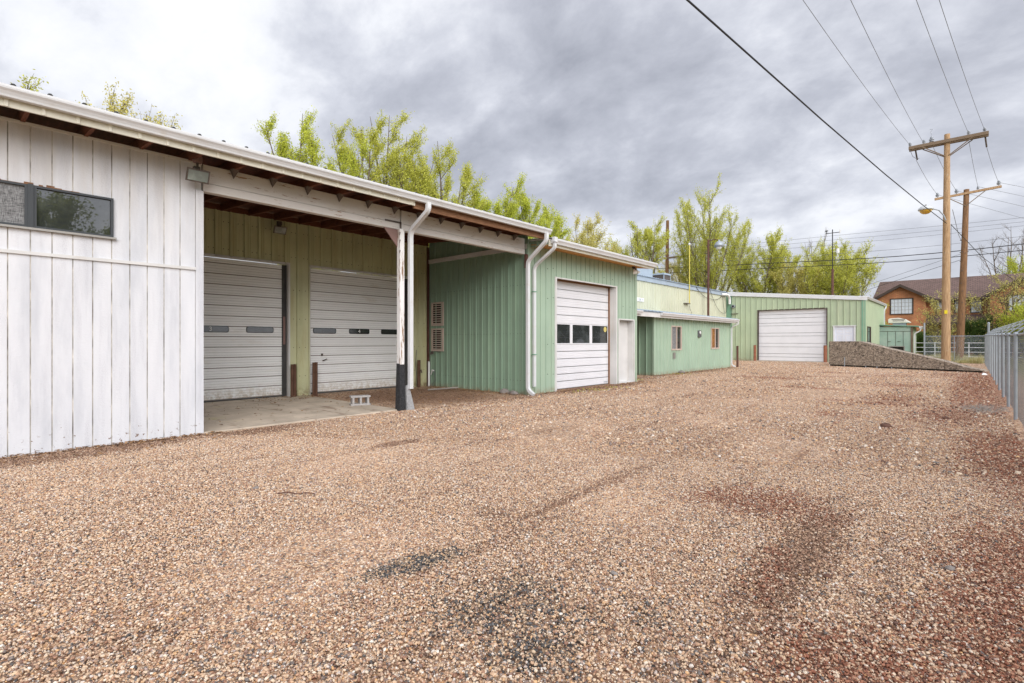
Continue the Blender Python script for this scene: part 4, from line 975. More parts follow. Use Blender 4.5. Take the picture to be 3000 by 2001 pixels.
def floodlight(x, y, z, label, up, tilt=25):
    t = thing('floodlight', (x, y, z), label, 'floodlight')
    mb = MB(); mb.lathe((x - .03, y + .02, up - .09), [(.055, 0), (.062, .01), (.062, .09)], 10); mb.build('junction_box', M['pink'] if up > 3.95 and x > -9 else M['galvd'], t)
    mb = MB(); mb.tube([(x - .03, y + .02, up - .09), (x - .03, y + .02, z + .1), (x - .01, y, z + .07)], .016, 8); mb.box(x - .07, x - .0, y - .03, y + .05, z + .07, z + .12); mb.build('bracket', M['galvd'], t)
    a = R(tilt); c, s = math.cos(a), math.sin(a)
    def rt(px, py, pz): return (x + px * c - pz * -s, y + py, z + pz * c - px * s)
    mb = MB(); bk = [rt(-.05, -.09, -.05), rt(-.05, .09, -.05), rt(-.05, .09, .05), rt(-.05, -.09, .05)]; fr = [rt(.06, -.14, -.085), rt(.06, .14, -.085), rt(.06, .14, .085), rt(.06, -.14, .085)]
    mb.prism(bk, fr); f2 = [rt(.075, -.145, -.09), rt(.075, .145, -.09), rt(.075, .145, .09), rt(.075, -.145, .09)]; f1 = [rt(.06, -.145, -.09), rt(.06, .145, -.09), rt(.06, .145, .09), rt(.06, -.145, .09)]; mb.prism(f1, f2)
    h = mb.build('housing', M['galvd'], t)
    mb = MB(); mb.prism([rt(.07, -.125, -.07), rt(.07, .125, -.07), rt(.07, .125, .07), rt(.07, -.125, .07)], [rt(.08, -.125, -.07), rt(.08, .125, -.07), rt(.08, .125, .07), rt(.08, -.125, .07)]); mb.build('lens', M['lens'], h)
    return t
floodlight(-8.22, 2.46, 3.72, 'grey floodlight hanging under the eave at the end of the white siding', 3.99)
floodlight(-12.12, 5.35, 3.98, 'small grey floodlight high on the carport wall above the numbered doors', 4.17)
t = thing('twin_spotlight', (-8.15, 15.0, 3.7), 'twin bulb spotlight under the orange soffit at the green garage corner', 'spotlight')
MB().lathe((-8.15, 15.0, 3.72), [(.06, 0), (.06, .05)], 10).build('base', M['galvd'], t)
for dy in (-.08, .1):
    mb = MB(); p = Vector((-8.15, 15 + dy * .4, 3.72)); q = Vector((-8.05, 15 + dy * 1.3, 3.55))
    mb.tube([p, p.lerp(q, .4)], .03, 8); b = mb.build('socket', M['galvd'], t)
    MB().tube([p.lerp(q, .4), p.lerp(q, .8), q], .035, 10, .075).build('bulb', M['pvc'], b)

for i, (x, y, r, sq, m, lab) in enumerate(((-9.05, 9.82, .14, .6, 'stone', 'pale round stone at the foot of the green side wall'), (-8.72, 9.8, .13, .5, 'stone', 'dark grey stone beside the corner downspout'),
        (-1.02, 9.95, .075, .6, 'redstone', 'low brown clod of earth out in the middle of the gravel'), (-.35, 11.7, .05, .6, 'redstone', 'small brown clod near the fence side of the gravel'), (-4.9, 1.95, .03, .5, 'stone', 'small dark grey rock on the gravel near the white siding'), (-9.4, 21.4, .2, .35, 'stone', 'flat grey stone at the foot of the lean-to wall'),
        (-1.55, 2.62, .024, .5, 'stone', 'smooth grey pebble bigger than its neighbours in the foreground gravel'), (-.1, 4.0, .03, .5, 'stone', 'flat grey rock among the red gravel in the right foreground'), (-.62, 3.4, .026, .55, 'redstone', 'dark red rock among the red gravel in the right foreground'))):
    mb = MB(); mb.rock((x, y, r * sq * .4), r, 70 + i, sq); tag(mb.build('rock', M[m], smooth=True, loc=(x, y, 0)), lab, 'rock')
mb = MB(); mb.tube([(-11.1, 8.95, .03), (-10.9, 9.3, .05), (-10.75, 9.75, .06)], .022, 6); tag(mb.build('stick', M['dry'], loc=(-10.9, 9.2, 0)), 'pale broken stick lying on the dirt by the louvred vents', 'stick')
mb = MB(); mb.tube([(-4.56, 2.0, .012), (-4.5, 2.07, .022), (-4.42, 2.1, .016), (-4.37, 2.18, .02), (-4.3, 2.22, .01)], .005, 5, .003); mb.tube([(-4.5, 2.07, .022), (-4.46, 2.02, .016)], .004, 5, .002); tag(mb.build('stick', M['rust2'], loc=(-4.4, 2.1, 0)), 'thin dark twig lying on open gravel in front of the carport', 'stick')
rng = random.Random(12); mb = MB()
for k in range(170):
    a = rng.uniform(0, 6.28); e = rng.uniform(.1, 1.2); L2 = rng.uniform(.1, .3); c0 = Vector((.15 + rng.gauss(0, .17), 13.6 + rng.gauss(0, .35), .02))
    d = Vector((math.cos(a) * math.cos(e), math.sin(a) * math.cos(e), math.sin(e) * .55)); mid = c0 + d * L2 * .5 + Vector((0, 0, .02)); mb.tube([c0, mid, c0 + d * L2 + Vector((0, 0, -.02))], .0035, 3, .0015)
tag(mb.build('tumbleweed', M['dry'], loc=(.2, 13.55, 0)), 'flattened dry grey tumbleweed caught at the foot of the fence', 'tumbleweed')
mb = MB(); mb.add([(.28, 27.7, .02), (.38, 27.75, .02), (.4, 27.85, .08), (.31, 27.84, .1), (.26, 27.82, .05)], [(0, 1, 2), (0, 2, 3), (0, 3, 4)]); mb.add([(.4, 27.75, .03), (.44, 27.8, .01), (.4, 27.85, .08)], [(0, 1, 2)])
tag(mb.build('litter', M['paper'], loc=(.3, 27.8, 0)), 'crumpled white scrap of litter at the foot of the fence', 'litter')
def leaf_litter():
    rng = random.Random(21); mb = MB()
    zones = [((-12.2, 6.1, -8.8, 9.8), 900), ((-12.3, 4.8, -11.4, 6.3), 160), ((-12.2, 2.7, -8.6, 6.0), 120), ((-8.36, 10.1, -8.1, 15.8), 420), ((-8.36, 10.1, -7.6, 15.8), 240), ((-9.42, 18, -9.1, 27.5), 420), ((-9.3, 16, -8.4, 27), 300), ((-8.37, -.2, -8.2, 2.8), 320), ((-8.35, -.2, -7.6, 2.8), 160), ((-12.2, 9.6, -8.5, 9.95), 420), ((-8.7, 6.15, -7.6, 9.9), 260), ((-.2, 8, .6, 30), 300), ((-12.5, 37.2, -7, 37.8), 60)]
    for (x0, y0, x1, y1), n in zones:
        for _ in range(n):
            x, y = rng.uniform(x0, x1), rng.uniform(y0, y1); s = rng.uniform(.012, .04); a = rng.uniform(0, 6.28); z = .012 + (.022 if (x < -8.4 and y < 6.08) else 0)
            c, q = math.cos(a), math.sin(a); pts = [(s, 0), (0, s * .45), (-s, 0), (0, -s * .45)]
            mb.add([(x + c * u - q * v, y + q * u + c * v, z + rng.uniform(0, .02)) for u, v in pts], [(0, 1, 2, 3)])
    o = mb.build('leaf_litter', M['dead']); tag(o, 'dry brown dead leaves scattered over the carport floor and along the walls', 'leaves', kind='stuff')
leaf_litter()
def weeds():
    rng = random.Random(8); mb = MB()
    for (x, y, n, s) in ((-9.2, 15.95, 130, .09), (-8.9, 16.3, 70, .07), (-7.85, 12.3, 60, .04), (-7.8, 13.4, 60, .04), (-7.9, 11.6, 40, .04), (-9.1, 20.5, 60, .06)):
        for _ in range(n):
            px, py = x + rng.gauss(0, .22), y + rng.gauss(0, .25); a = rng.uniform(0, 6.28); h = rng.uniform(.3, 1) * s; w = .012
            c, q = math.cos(a), math.sin(a); mb.add([(px - q * w, py + c * w, 0), (px + q * w, py - c * w, 0), (px + c * h * .6, py + q * h * .6, h)], [(0, 1, 2)])
    tag(mb.build('weeds', M['leafy']), 'low yellow weeds at the foot of the green walls', 'weeds', kind='stuff')
weeds()

# ------------------------------------------------------------------ chain-link fences
def mesh_sheet(mb, P, Q, h0, h1, z0=.03, step=.08, r=.0011):
    """diagonal wires both ways between ground posts P and Q; height may change along it"""
    P = Vector(P); Q = Vector(Q); L = (Q - P).length; d = (Q - P) / L; n = Vector((-d.y, d.x, 0))
    ht = lambda u: h0 + (h1 - h0) * u / L
    hm = max(h0, h1)
    k = -int(hm / step) - 1
    while k * step < L:
        for sg in (1, -1):
            ua, za, ub, zb = k * step, z0, k * step + hm - z0, hm
            if ua < 0: za += -ua; ua = 0
            if ub > L: zb -= ub - L; ub = L
            zt = ht(ub)
            if zb > zt: ub -= zb - zt; zb = zt
            if ub - ua > .02:
                if sg == -1: ua, ub = L - ua, L - ub; zb = min(zb, ht(ub))
                off = n * (.002 * sg)
                mb.tube([P + d * ua + off + Vector((0, 0, za)), P + d * ub + off + Vector((0, 0, zb))], r, 3)
        k += 1
FX = .55
fh = lambda y: 1.47 + max(0, y - 12.4) * .0085
fe = thing('chain_link_fence', (FX, 20, 0), 'long grey chain-link fence with barbed wire arms along the right edge of the yard', 'fence')
mb = MB(); mesh_sheet(mb, (FX + .04, 6.0, 0), (FX + .04, 44.0, 0), fh(6) - .02, fh(44) - .02); mb.build('chain_mesh', M['mesh'], fe)
mb = MB(); mb.tube([(FX + .04, 6, fh(6)), (FX + .04, 12.4, fh(12.4)), (FX + .04, 44, fh(44))], .021, 8); mb.build('top_rail', M['galv'], fe)
for i in range(16):
    y = 12.4 + 2.45 * (i - 2); h = fh(y)
    if y > 43.8: break
    p = MB().tube([(FX, y, -.03), (FX, y, h + .0)], .026, 12).build('post', M['galv'], fe)
    mb = MB(); mb.lathe((FX, y, h - .02), [(.034, 0), (.036, .03), (.03, .055), (.01, .065)], 10); mb.tube([(FX, y, h + .02), (FX + .38, y, h + .36)], .013, 6); mb.build('barb_arm', M['galv'], p)
mb = MB(); rng = random.Random(2)
for f_ in (.3, .62, .95):
    pts = []
    for i in range(-2, 14):
        y = 12.4 + 2.45 * i
        if y > 44: break
        pts.append((FX + .38 * f_, y, fh(y) + .02 + .34 * f_ + .012)); pts.append((FX + .38 * f_, y + 1.22, fh(y) + .02 + .34 * f_ - .012))
    mb.tube(pts, .004, 4)
    for k in range(270):
        y = 7.6 + k * .135
        if y > 43.5: break
        c0 = Vector((FX + .38 * f_, y, fh(y) + .02 + .34 * f_)); d = Vector((rng.uniform(-1, 1), rng.uniform(-.4, .4), rng.uniform(-1, 1))).normalized() * .02
        mb.tube([c0 - d, c0 + d], .0025, 3)
mb.build('barbed_wire', M['galv'], fe)
p = MB().tube([(.74, 44.1, -.03), (.74, 44.1, 2.45)], .06, 14).build('corner_post', M['galv'], fe); MB().lathe((.74, 44.1, 2.45), [(.066, 0), (.07, .04), (.05, .09), (.015, .11)], 12).build('cap', M['galv'], p)
cf = thing('chain_link_gate', (-.9, 44, 0), 'chain-link gate panel closing the far end of the yard behind the wood poles', 'fence')
MB().tube([(-2.42, 44.15, -.03), (-2.42, 44.15, 2.6)], .05, 12).build('post', M['galv'], cf)
mb = MB(); mesh_sheet(mb, (-2.38, 44.15, 0), (.7, 44.15, 0), 1.7, 1.7, step=.085, r=.003); mb.build('chain_mesh', M['galv'], cf)
mb = MB(); mb.tube([(-2.4, 44.15, 1.7), (.72, 44.15, 1.7)], .024, 8); mb.tube([(-2.4, 44.15, .06), (.72, 44.15, .06)], .015, 6); mb.build('rail', M['galv'], cf)
mb = MB(); mb.tube([(-.9, 44.12, 0), (-.9, 44.12, 1.7)], .02, 8); mb.build('centre_upright', M['galv'], cf)
pr_ = thing('pipe_rail_fence', (-2, 47, 0), 'white four-rail pipe fence across the grass behind the gate', 'fence')
for z in (1.25, .93, .62, .3): MB().tube([(-3.6, 47, z), (8, 47.3, z)], .019, 8).build('rail', M['pvc'], pr_)
for x in (-3.3, -2.0, -.2, 1.8, 4): MB().tube([(x, 47.05 + (x + 3.6) * .026, 0), (x, 47.05 + (x + 3.6) * .026, 1.3)], .03, 8).build('post', M['pvc'], pr_)

# ------------------------------------------------------------------ poles and lines
def insulator(mb, p, s=1.):
    mb.lathe(p, [(.02 * s, 0), (.02 * s, .06 * s), (.09 * s, .07 * s), (.09 * s, .1 * s), (.04 * s, .12 * s), (.1 * s, .15 * s), (.1 * s, .18 * s), (.04 * s, .2 * s), (.07 * s, .24 * s), (.05 * s, .3 * s), (.02 * s, .31 * s)], 10)
P1_ = thing('utility_pole', (-1.0, 33.5, 0), 'pale new wooden utility pole with a double crossarm and street lamp, the taller one', 'utility pole')
MB().tube([(-1.0, 33.5, -.05), (-.99, 33.5, 4), (-.97, 33.5, 8), (-.95, 33.5, 11.65)], .19, 18, .115).build('pole', M['pole'], P1_)
mb = MB(); 
for dy in (-.16, .16): mb.box(-2.46, .57, 33.5 + dy - .06, 33.5 + dy + .06, 11.2, 11.36)
mb.build_each('crossarm', M['arm'], P1_, bevel=.01)
mb = MB()
for sx in (-1, 1):
    for dy in (-.1, .1): mb.tube([(-.96 + sx * .05, 33.5 + dy, 10.55), (-.96 + sx * .95, 33.5 + dy * 2.2, 11.2)], .025, 6)
mb.build_each('brace', M['arm'], P1_)
tops1 = [(-2.4, 33.3, 11.42), (-1.85, 33.3, 11.5), (-.15, 33.3, 11.42), (.42, 33.3, 11.42)]
for (x, y, z) in tops1:
    mb = MB(); insulator(mb, (x, 33.35, 11.36), .7 if x != -1.6 else 1.); mb.build('insulator', M['insul'], P1_)
mb = MB()
insulator(mb, (-1.55, 33.5, 11.36), 1.1); mb.tube([(-1.55, 33.5, 11.7), (-1.58, 33.5, 11.95), (-1.5, 33.5, 12.05), (-1.62, 33.5, 12.08)], .012, 5)
mb.build('insulator', M['insul'], P1_)
for x in (-2.2, .45): MB().tube([(x, 33.7, 11.2), (x + .03, 33.85, 10.95), (x + .05, 34.0, 10.8)], .035, 8).build('strain_insulator', M['galvd'], P1_)
MB().tube([(-2.4, 33.35, 11.2), (-2.3, 33.4, 10.85), (-2.15, 33.5, 10.72), (-2.05, 33.6, 10.75)], .012, 5).build('jumper_wire', M['wireg'], P1_)
MB().box(-.99 - .06, -.99 + .06, 33.29, 33.312, 2.72, 2.9).build('yellow_tag', surf('bright_yellow_tag', (.75, .6, .03), .5), P1_)
mb = MB(); mb.tube([(-.86, 33.62, .2), (-.8, 33.62, 7.2)], .012, 5); mb.build('ground_wire', M['wireg'], P1_)
sl = thing('street_lamp', (-1.2, 33.3, 7.5), 'cobra-head street lamp with amber lens on a short arm of the pale pole', 'street lamp')
MB().tube([(-1.0, 33.3, 7.35), (-1.08, 33.2, 7.6), (-1.25, 33.1, 7.85), (-1.45, 33.0, 7.93)], .03, 8).build('arm', M['galv'], sl)
mb = MB(); mb.lathe((-1.75, 32.9, 7.93), [(.02, .19), (.2, .16), (.3, .06), (.32, 0), (.3, -.03), (.02, -.04)], 18); mb.tube([(-1.45, 33.0, 7.93), (-1.6, 32.95, 7.97)], .06, 8); hd = mb.build('housing', M['lampg'], sl, smooth=True)
MB().lathe((-1.75, 32.9, 7.9), [(.25, 0), (.23, -.09), (.14, -.17), (.02, -.2)], 16).build('lens', M['amber'], hd)
MB().lathe((-1.75, 32.9, 8.11), [(.04, 0), (.04, .06)], 8).build('photocell', M['galvd'], hd)
P2_ = thing('utility_pole', (-.69, 46.6, 0), 'old leaning brown wooden utility pole with a single crossarm, standing behind the gate', 'utility pole')
MB().tube([(-.69, 46.6, -.05), (-.55, 46.75, 4), (-.42, 46.9, 8), (-.32, 47.0, 11.75)], .225, 18, .15).build('pole', M['pole2'], P2_)
mb = MB(); ca = [Vector((-2.0, 46.7, 11.32)), Vector((1.42, 47.0, 11.62))]; mb.sweep([ca[0], ca[1]], [(-.06, -.075), (.06, -.075), (.06, .075), (-.06, .075)]); mb.build('crossarm', M['pole'], P2_)
mb = MB(); mb.tube([(-.36, 46.8, 10.6), (-1.3, 46.72, 11.3)], .028, 6); mb.tube([(-.36, 46.8, 10.6), (.62, 46.85, 11.45)], .028, 6); mb.build_each('brace', M['arm'], P2_)
tops2 = []
for f_ in (.045, .34, .66, .96):
    p = ca[0].lerp(ca[1], f_) + Vector((0, 0, .075)); mb = MB(); insulator(mb, p, 1.15 if f_ != .66 else .8); mb.build('insulator', M['insul'], P2_); tops2.append(p + Vector((0, 0, .22)))
mb = MB(); rng = random.Random(6)
for k in range(22):
    z = rng.uniform(1, 9); a = rng.uniform(0, 6.28); cx = -.69 + .033 * z; mb.lathe((cx + .21 * math.cos(a), 46.6 + .036 * z + .21 * math.sin(a), z), [(.03, 0), (.03, .05)], 6)
mb.build_each('pole_bolt', M['galvd'], P2_)
MB().lathe((-.69, 46.6, 0), [(.5, -.02), (.38, .06), (.23, .1)], 14).build('footing', M['redstone'], P2_)

def line(pts, r, label, mat='wireg', n=5, grp=None):
    mb = MB(); mb.tube(pts, r, n); tag(mb.build('power_line', M[mat], loc=pts[0]), label, 'power line', grp)
def over(p, q, lab, r=.007):
    p = Vector(p); q = Vector(q); pts = []
    for i in range(0, 33):
        s = i / 8; x = p.x + (q.x - p.x) * s; y = p.y + (q.y - p.y) * s; z = p.z + (q.z - p.z) * (1.36 * s - .36 * s * s)
        pts.append((x, y, z))
    line(pts, r, lab)
over(tops1[0], (-3.28, 14.96, 10.2), 'thin overhead wire from the left end of the double crossarm towards the camera')
over((-1.9, 33.3, 11.5), (-2.35, 16.0, 10.2), 'thin overhead wire second from the left on the double crossarm')
over(tops1[2], (-1.1, 16.8, 10.2), 'thin overhead wire third from the left on the double crossarm')
over(tops1[3], (-.65, 17.3, 10.2), 'thin overhead wire from the right end of the double crossarm towards the camera')
cab = [(-1.0 - .0 * 0, 33.3, 7.2)]
pts = [(-.97, 33.31, 7.2)] + [tuple(Vector((-.97, 33.31, 7.2)).lerp(Vector((-3.27, 7.68, 6.6)), s) - Vector((0, 0, .25 * s * (1 - s) * 2))) for s in (.25, .5, .75, 1, 1.5, 2.2, 3)]
line(pts, .017, 'thick black cable running down from the upper left to the pole below the street lamp', 'wire', 6)
line([(-.8, 33.6, 7.15), (.4, 40, 6.2), (3.0, 52, 4.9), (6, 66, 3.5)], .015, 'black cable falling away to the right from the pale pole towards the brick house', 'wire', 6)
for i, (a, lab) in enumerate(zip([(-2.2, 34.0, 10.8), (-1.5, 33.6, 11.2), (-.15, 33.6, 11.2), (.5, 34.0, 10.8)], ('leftmost', 'second from the left', 'third from the left', 'rightmost'))):
    q = tops2[i]; line([tuple(Vector(a).lerp(q, s) - Vector((0, 0, .5 * s * (1 - s)))) for s in (0, .2, .4, .5, .6, .8, 1)], .009, 'slack wire %s of four between the two crossarms' % lab)
for i, dst in enumerate(((15., 82, 9.4), (16., 80, 10.3), (15., 76, 11.2), (14, 74, 12.3))):
    line([tuple(tops2[i].lerp(Vector(dst), s)) for s in (0, .3, .6, 1)], .01, 'wire leaving the leaning pole to the right, %s of four' % ('lowest', 'third down', 'second down', 'topmost')[i])
line([(-.75, 33.65, 7.9), (-.62, 40, 7.6), (-.5, 46.7, 8.0)], .012, 'short wire joining the pale pole to the leaning pole at lamp height', 'wireg')
line([(-.35, 47.0, 7.9), (5, 60, 6.6), (12, 76, 5.6)], .012, 'low wire leaving the leaning pole to the right above the brick house', 'wireg')
# street lines far behind
for prof_, r, m, lab in (([(-60, 11.6), (-25, 9.85), (-4.5, 8.83), (3, 9.0), (40, 10.6)], .035, 'wire', 'thick black street cable crossing behind the far garage, upper one'),
        ([(-60, 10.8), (-23, 9.2), (-4.5, 8.38), (3, 8.5), (40, 10.)], .03, 'wire', 'black street cable crossing behind the far garage, lower one'),
        ([(-60, 11.9), (-18.8, 10.), (-4.5, 9.5), (3, 9.6), (40, 11.)], .014, 'wireg', 'thin street wire just above the thick black cable'),
        ([(-60, 12.4), (-9.9, 11.46), (-4.5, 11.27), (3, 11.06), (40, 11.2)], .012, 'wireg', 'highest thin street wire against the cloud, topmost of three'),
        ([(-60, 12.1), (-9.9, 11.05), (-4.5, 10.85), (3, 10.75), (40, 10.9)], .012, 'wireg', 'high thin street wire against the cloud, middle of three'),
        ([(-60, 11.7), (-9.9, 10.6), (-4.5, 10.45), (3, 10.45), (40, 10.6)], .012, 'wireg', 'high thin street wire against the cloud, lowest of three')):
    xs_ = np.linspace(-60, 40, 41); zs_ = np.interp(xs_, [p[0] for p in prof_], [p[1] for p in prof_])
    for _ in range(3): zs_[1:-1] = (zs_[:-2] + 2 * zs_[1:-1] + zs_[2:]) / 4
    line([(float(a), 57, float(b)) for a, b in zip(xs_, zs_)], r, lab, m)
line([(-.5, 46.9, 7.4), (-6.0, 50, 6.0), (-14, 56, 4.6)], .012, 'thin drop wire sagging left from the leaning pole over the far garage', 'wireg')
line([(-.5, 46.9, 7.0), (-9.0, 52, 4.9), (-18, 58, 4.1)], .014, 'dark drop wire sagging left from the leaning pole into the trees', 'wire')
P3 = thing('street_pole', (-26.6, 57, 0), 'plain brown wooden pole with a short arm rising behind the cooler', 'utility pole')
MB().tube([(-26.8, 57, 0), (-26.6, 57, 15.5)], .26, 12, .17).build('pole', M['pole2'], P3)
MB().box(-27.0, -23.2, 56.78, 56.9, 11.0, 11.2).build('crossarm', M['arm'], P3)
t = thing('yard_light', (-12.95, 33.8, 0), 'slim rusty steel pole with a dome light rising out of the lean-to roof', 'yard light')
MB().tube([(-12.95, 33.8, 0), (-12.95, 33.8, 8.05)], .075, 10, .065).build('pole', M['rust2'], t)
mb = MB(); mb.tube([(-12.95, 33.8, 7.92), (-12.6, 33.8, 8.0), (-12.3, 33.8, 7.95)], .03, 6); mb.build('arm', M['rust2'], t)
mb = MB(); mb.lathe((-12.25, 33.8, 7.5), [(.3, 0), (.29, .12), (.18, .3), (.06, .36), (.05, .44)], 14); hd = mb.build('dome', M['galv'], t, smooth=True)
MB().lathe((-12.25, 33.8, 7.32), [(.03, 0), (.14, .04), (.17, .12), (.16, .18)], 12).build('bulb', M['pvc'], hd)
t = thing('mast_pipe', (-13.25, 31.5, 3.72), 'thin yellow mast pipe clamped to the cream wall', 'mast'); MB().tube([(-13.25, 31.5, 3.75), (-13.25, 31.5, 7.4)], .03, 8).build('pipe', M['yellow'], t); MB().lathe((-13.25, 31.5, 7.4), [(.05, 0), (.08, .06), (.05, .12)], 8).build('tip', M['pvc'], t)
mb = MB(); mb.box(-13.38, -13.2, 30.9, 31.55, 3.7, 3.74); mb.tube([(-13.28, 31.5, 3.7), (-13.3, 31.7, 3.4), (-13.3, 31.95, 3.2), (-13.3, 32.0, 3.0)], .012, 4); mb.build('clamp', M['galvd'], t)
t = thing('weather_mast', (-7.0, 40, 4.3), 'thin dark mast carrying a small weather station on the far garage roof', 'mast')
MB().tube([(-7, 40, 4.3), (-7, 40, 6.2)], .075, 8).build('socket_pipe', M['rust2'], t); MB().tube([(-7, 40, 6.2), (-7, 40, 8.85)], .03, 6).build('mast_tube', M['wire'], t)
mb = MB(); mb.box(-7.4, -6.6, 39.98, 40.02, 8.6, 8.64); mb.lathe((-7.35, 40, 8.64), [(.02, 0), (.02, .12), (.09, .13), (.09, .18)], 8); mb.build('wind_sensor', M['black'], t)
mb = MB(); mb.prism([(-6.62, 40, 8.5), (-6.62, 40, 8.85), (-6.5, 40, 8.7)], [(-6.62, 40.03, 8.5), (-6.62, 40.03, 8.85), (-6.5, 40.03, 8.7)]); mb.lathe((-6.7, 40, 7.25), [(.09, 0), (.1, .12), (.09, .28)], 10); mb.tube([(-7, 40, 7.35), (-6.7, 40, 7.35)], .015, 5); mb.build('sensor_box', M['pvc'], t)

# ------------------------------------------------------------------ brick house
H = thing('brick_house', (-1.5, 62, 0), 'two-storey orange brick house with brown shingle roof and dark trim behind the gate', 'house')
mb = MB()
def gable(x0, x1, zx, ze, xa, y0, y1): mb.prism([(x0, y0, 0), (x1, y0, 0), (x1, y0, ze), (xa, y0, zx), (x0, y0, ze)], [(x0, y1, 0), (x1, y1, 0), (x1, y1, ze), (xa, y1, zx), (x0, y1, ze)])
gable(-6.85, -3.2, 6.45, 5.35, -5.03, 60, 66); gable(1.1, 5.0, 6.45, 5.35, 3.05, 60, 66); mb.box(-3.2, 1.1, 61.5, 66, 0, 5.3); mb.box(-6.85, 9, 66.01, 69, 0, 5.3)
mb.build('wall', M['brick'], H)
mb = MB()
def slope(a, b, c, d, th=.12): mb.hexa([a, b, c, d, *[(p[0], p[1], p[2] + th) for p in (a, b, c, d)]])
slope((-7.4, 61.1, 5.15), (9, 61.1, 5.15), (9, 65.5, 7.42), (-7.2, 65.5, 7.42)); slope((9, 70, 5.0), (-7.4, 70, 5.0), (-7.2, 65.51, 7.42), (9, 65.51, 7.42))
for xa in (-5.03, 3.05):
    slope((xa - 2.5, 59.6, 5.02), (xa, 59.6, 6.52), (xa, 65, 6.52), (xa - 2.5, 65, 5.02)); slope((xa, 59.6, 6.521), (xa + 2.5, 59.6, 5.02), (xa + 2.5, 65, 5.02), (xa, 65, 6.521))
slope((-3.19, 59.9, 2.95), (1.09, 59.9, 2.95), (1.09, 61.49, 3.65), (-3.19, 61.49, 3.65))
rf = mb.build('roof', M['shingle'], H)
MB().box(-.9, -.4, 65.2, 65.7, 7.4, 7.95).build('chimney', M['alum'], rf)
mb = MB()
for xa in (-5.03, 3.05):
    for sg in (-1, 1): mb.hexa([(xa, 59.5, 6.42), (xa + sg * 2.55, 59.5, 4.9), (xa + sg * 2.55, 59.59, 4.9), (xa, 59.59, 6.42), (xa, 59.5, 6.68), (xa + sg * 2.55, 59.5, 5.16), (xa + sg * 2.55, 59.59, 5.16), (xa, 59.59, 6.68)])
mb.box(-2.5, .6, 60.98, 61.08, 5.05, 5.25); mb.box(-3.19, 1.09, 59.8, 59.89, 2.85, 3.05); mb.build_each('fascia', M['brownwood'], H)
for (x0, x1, z0, z1, y) in ((-5.73, -4.17, 3.95, 5.3, 60), (2.25, 3.75, 3.95, 5.2, 60), (-.1, .55, 3.95, 5.1, 61.5), (-2.45, -1.8, 4.3, 5.1, 61.5), (-1.2, -.55, 4.0, 5.1, 61.5), (-5.6, -4.3, 1.0, 2.3, 60), (2.3, 3.7, 1.0, 2.3, 60)):
    f = MB(); 
    for b in ((x0 - .1, x1 + .1, z0 - .08, z0), (x0 - .1, x1 + .1, z1, z1 + .08), (x0 - .1, x0, z0, z1), (x1, x1 + .1, z0, z1)): f.box(b[0], b[1], y - .06, y + .02, b[2], b[3])
    fo = f.build('window', M['brownwood'], H); MB().box(x0, x1, y - .02, y + .0, z0, z1).build('pane', M['curtain'], fo)
    mb = MB(); nx = max(2, round((x1 - x0) / .26))
    for k in range(1, nx): mb.box(x0 + (x1 - x0) * k / nx - (.03 if k * 2 == nx else .014), x0 + (x1 - x0) * k / nx + (.03 if k * 2 == nx else .014), y - .035, y - .02, z0, z1)
    for k in range(1, 4): mb.box(x0, x1, y - .034, y - .021, z0 + (z1 - z0) * k / 4 - .014, z0 + (z1 - z0) * k / 4 + .014)
    mb.build('grille', M['alum'], fo)
mb = MB(); mb.box(-2.9, -1.9, 61.42, 61.5, 0, 2.3); mb.box(-.9, -.2, 61.42, 61.5, .0, 2.3); mb.build_each('door', M['black'], H)
mb = MB()
for x in (-1.4, .95): mb.box(x - .08, x + .08, 60.0, 60.16, 0, 2.9)
mb.build_each('porch_post', M['brownwood'], H)

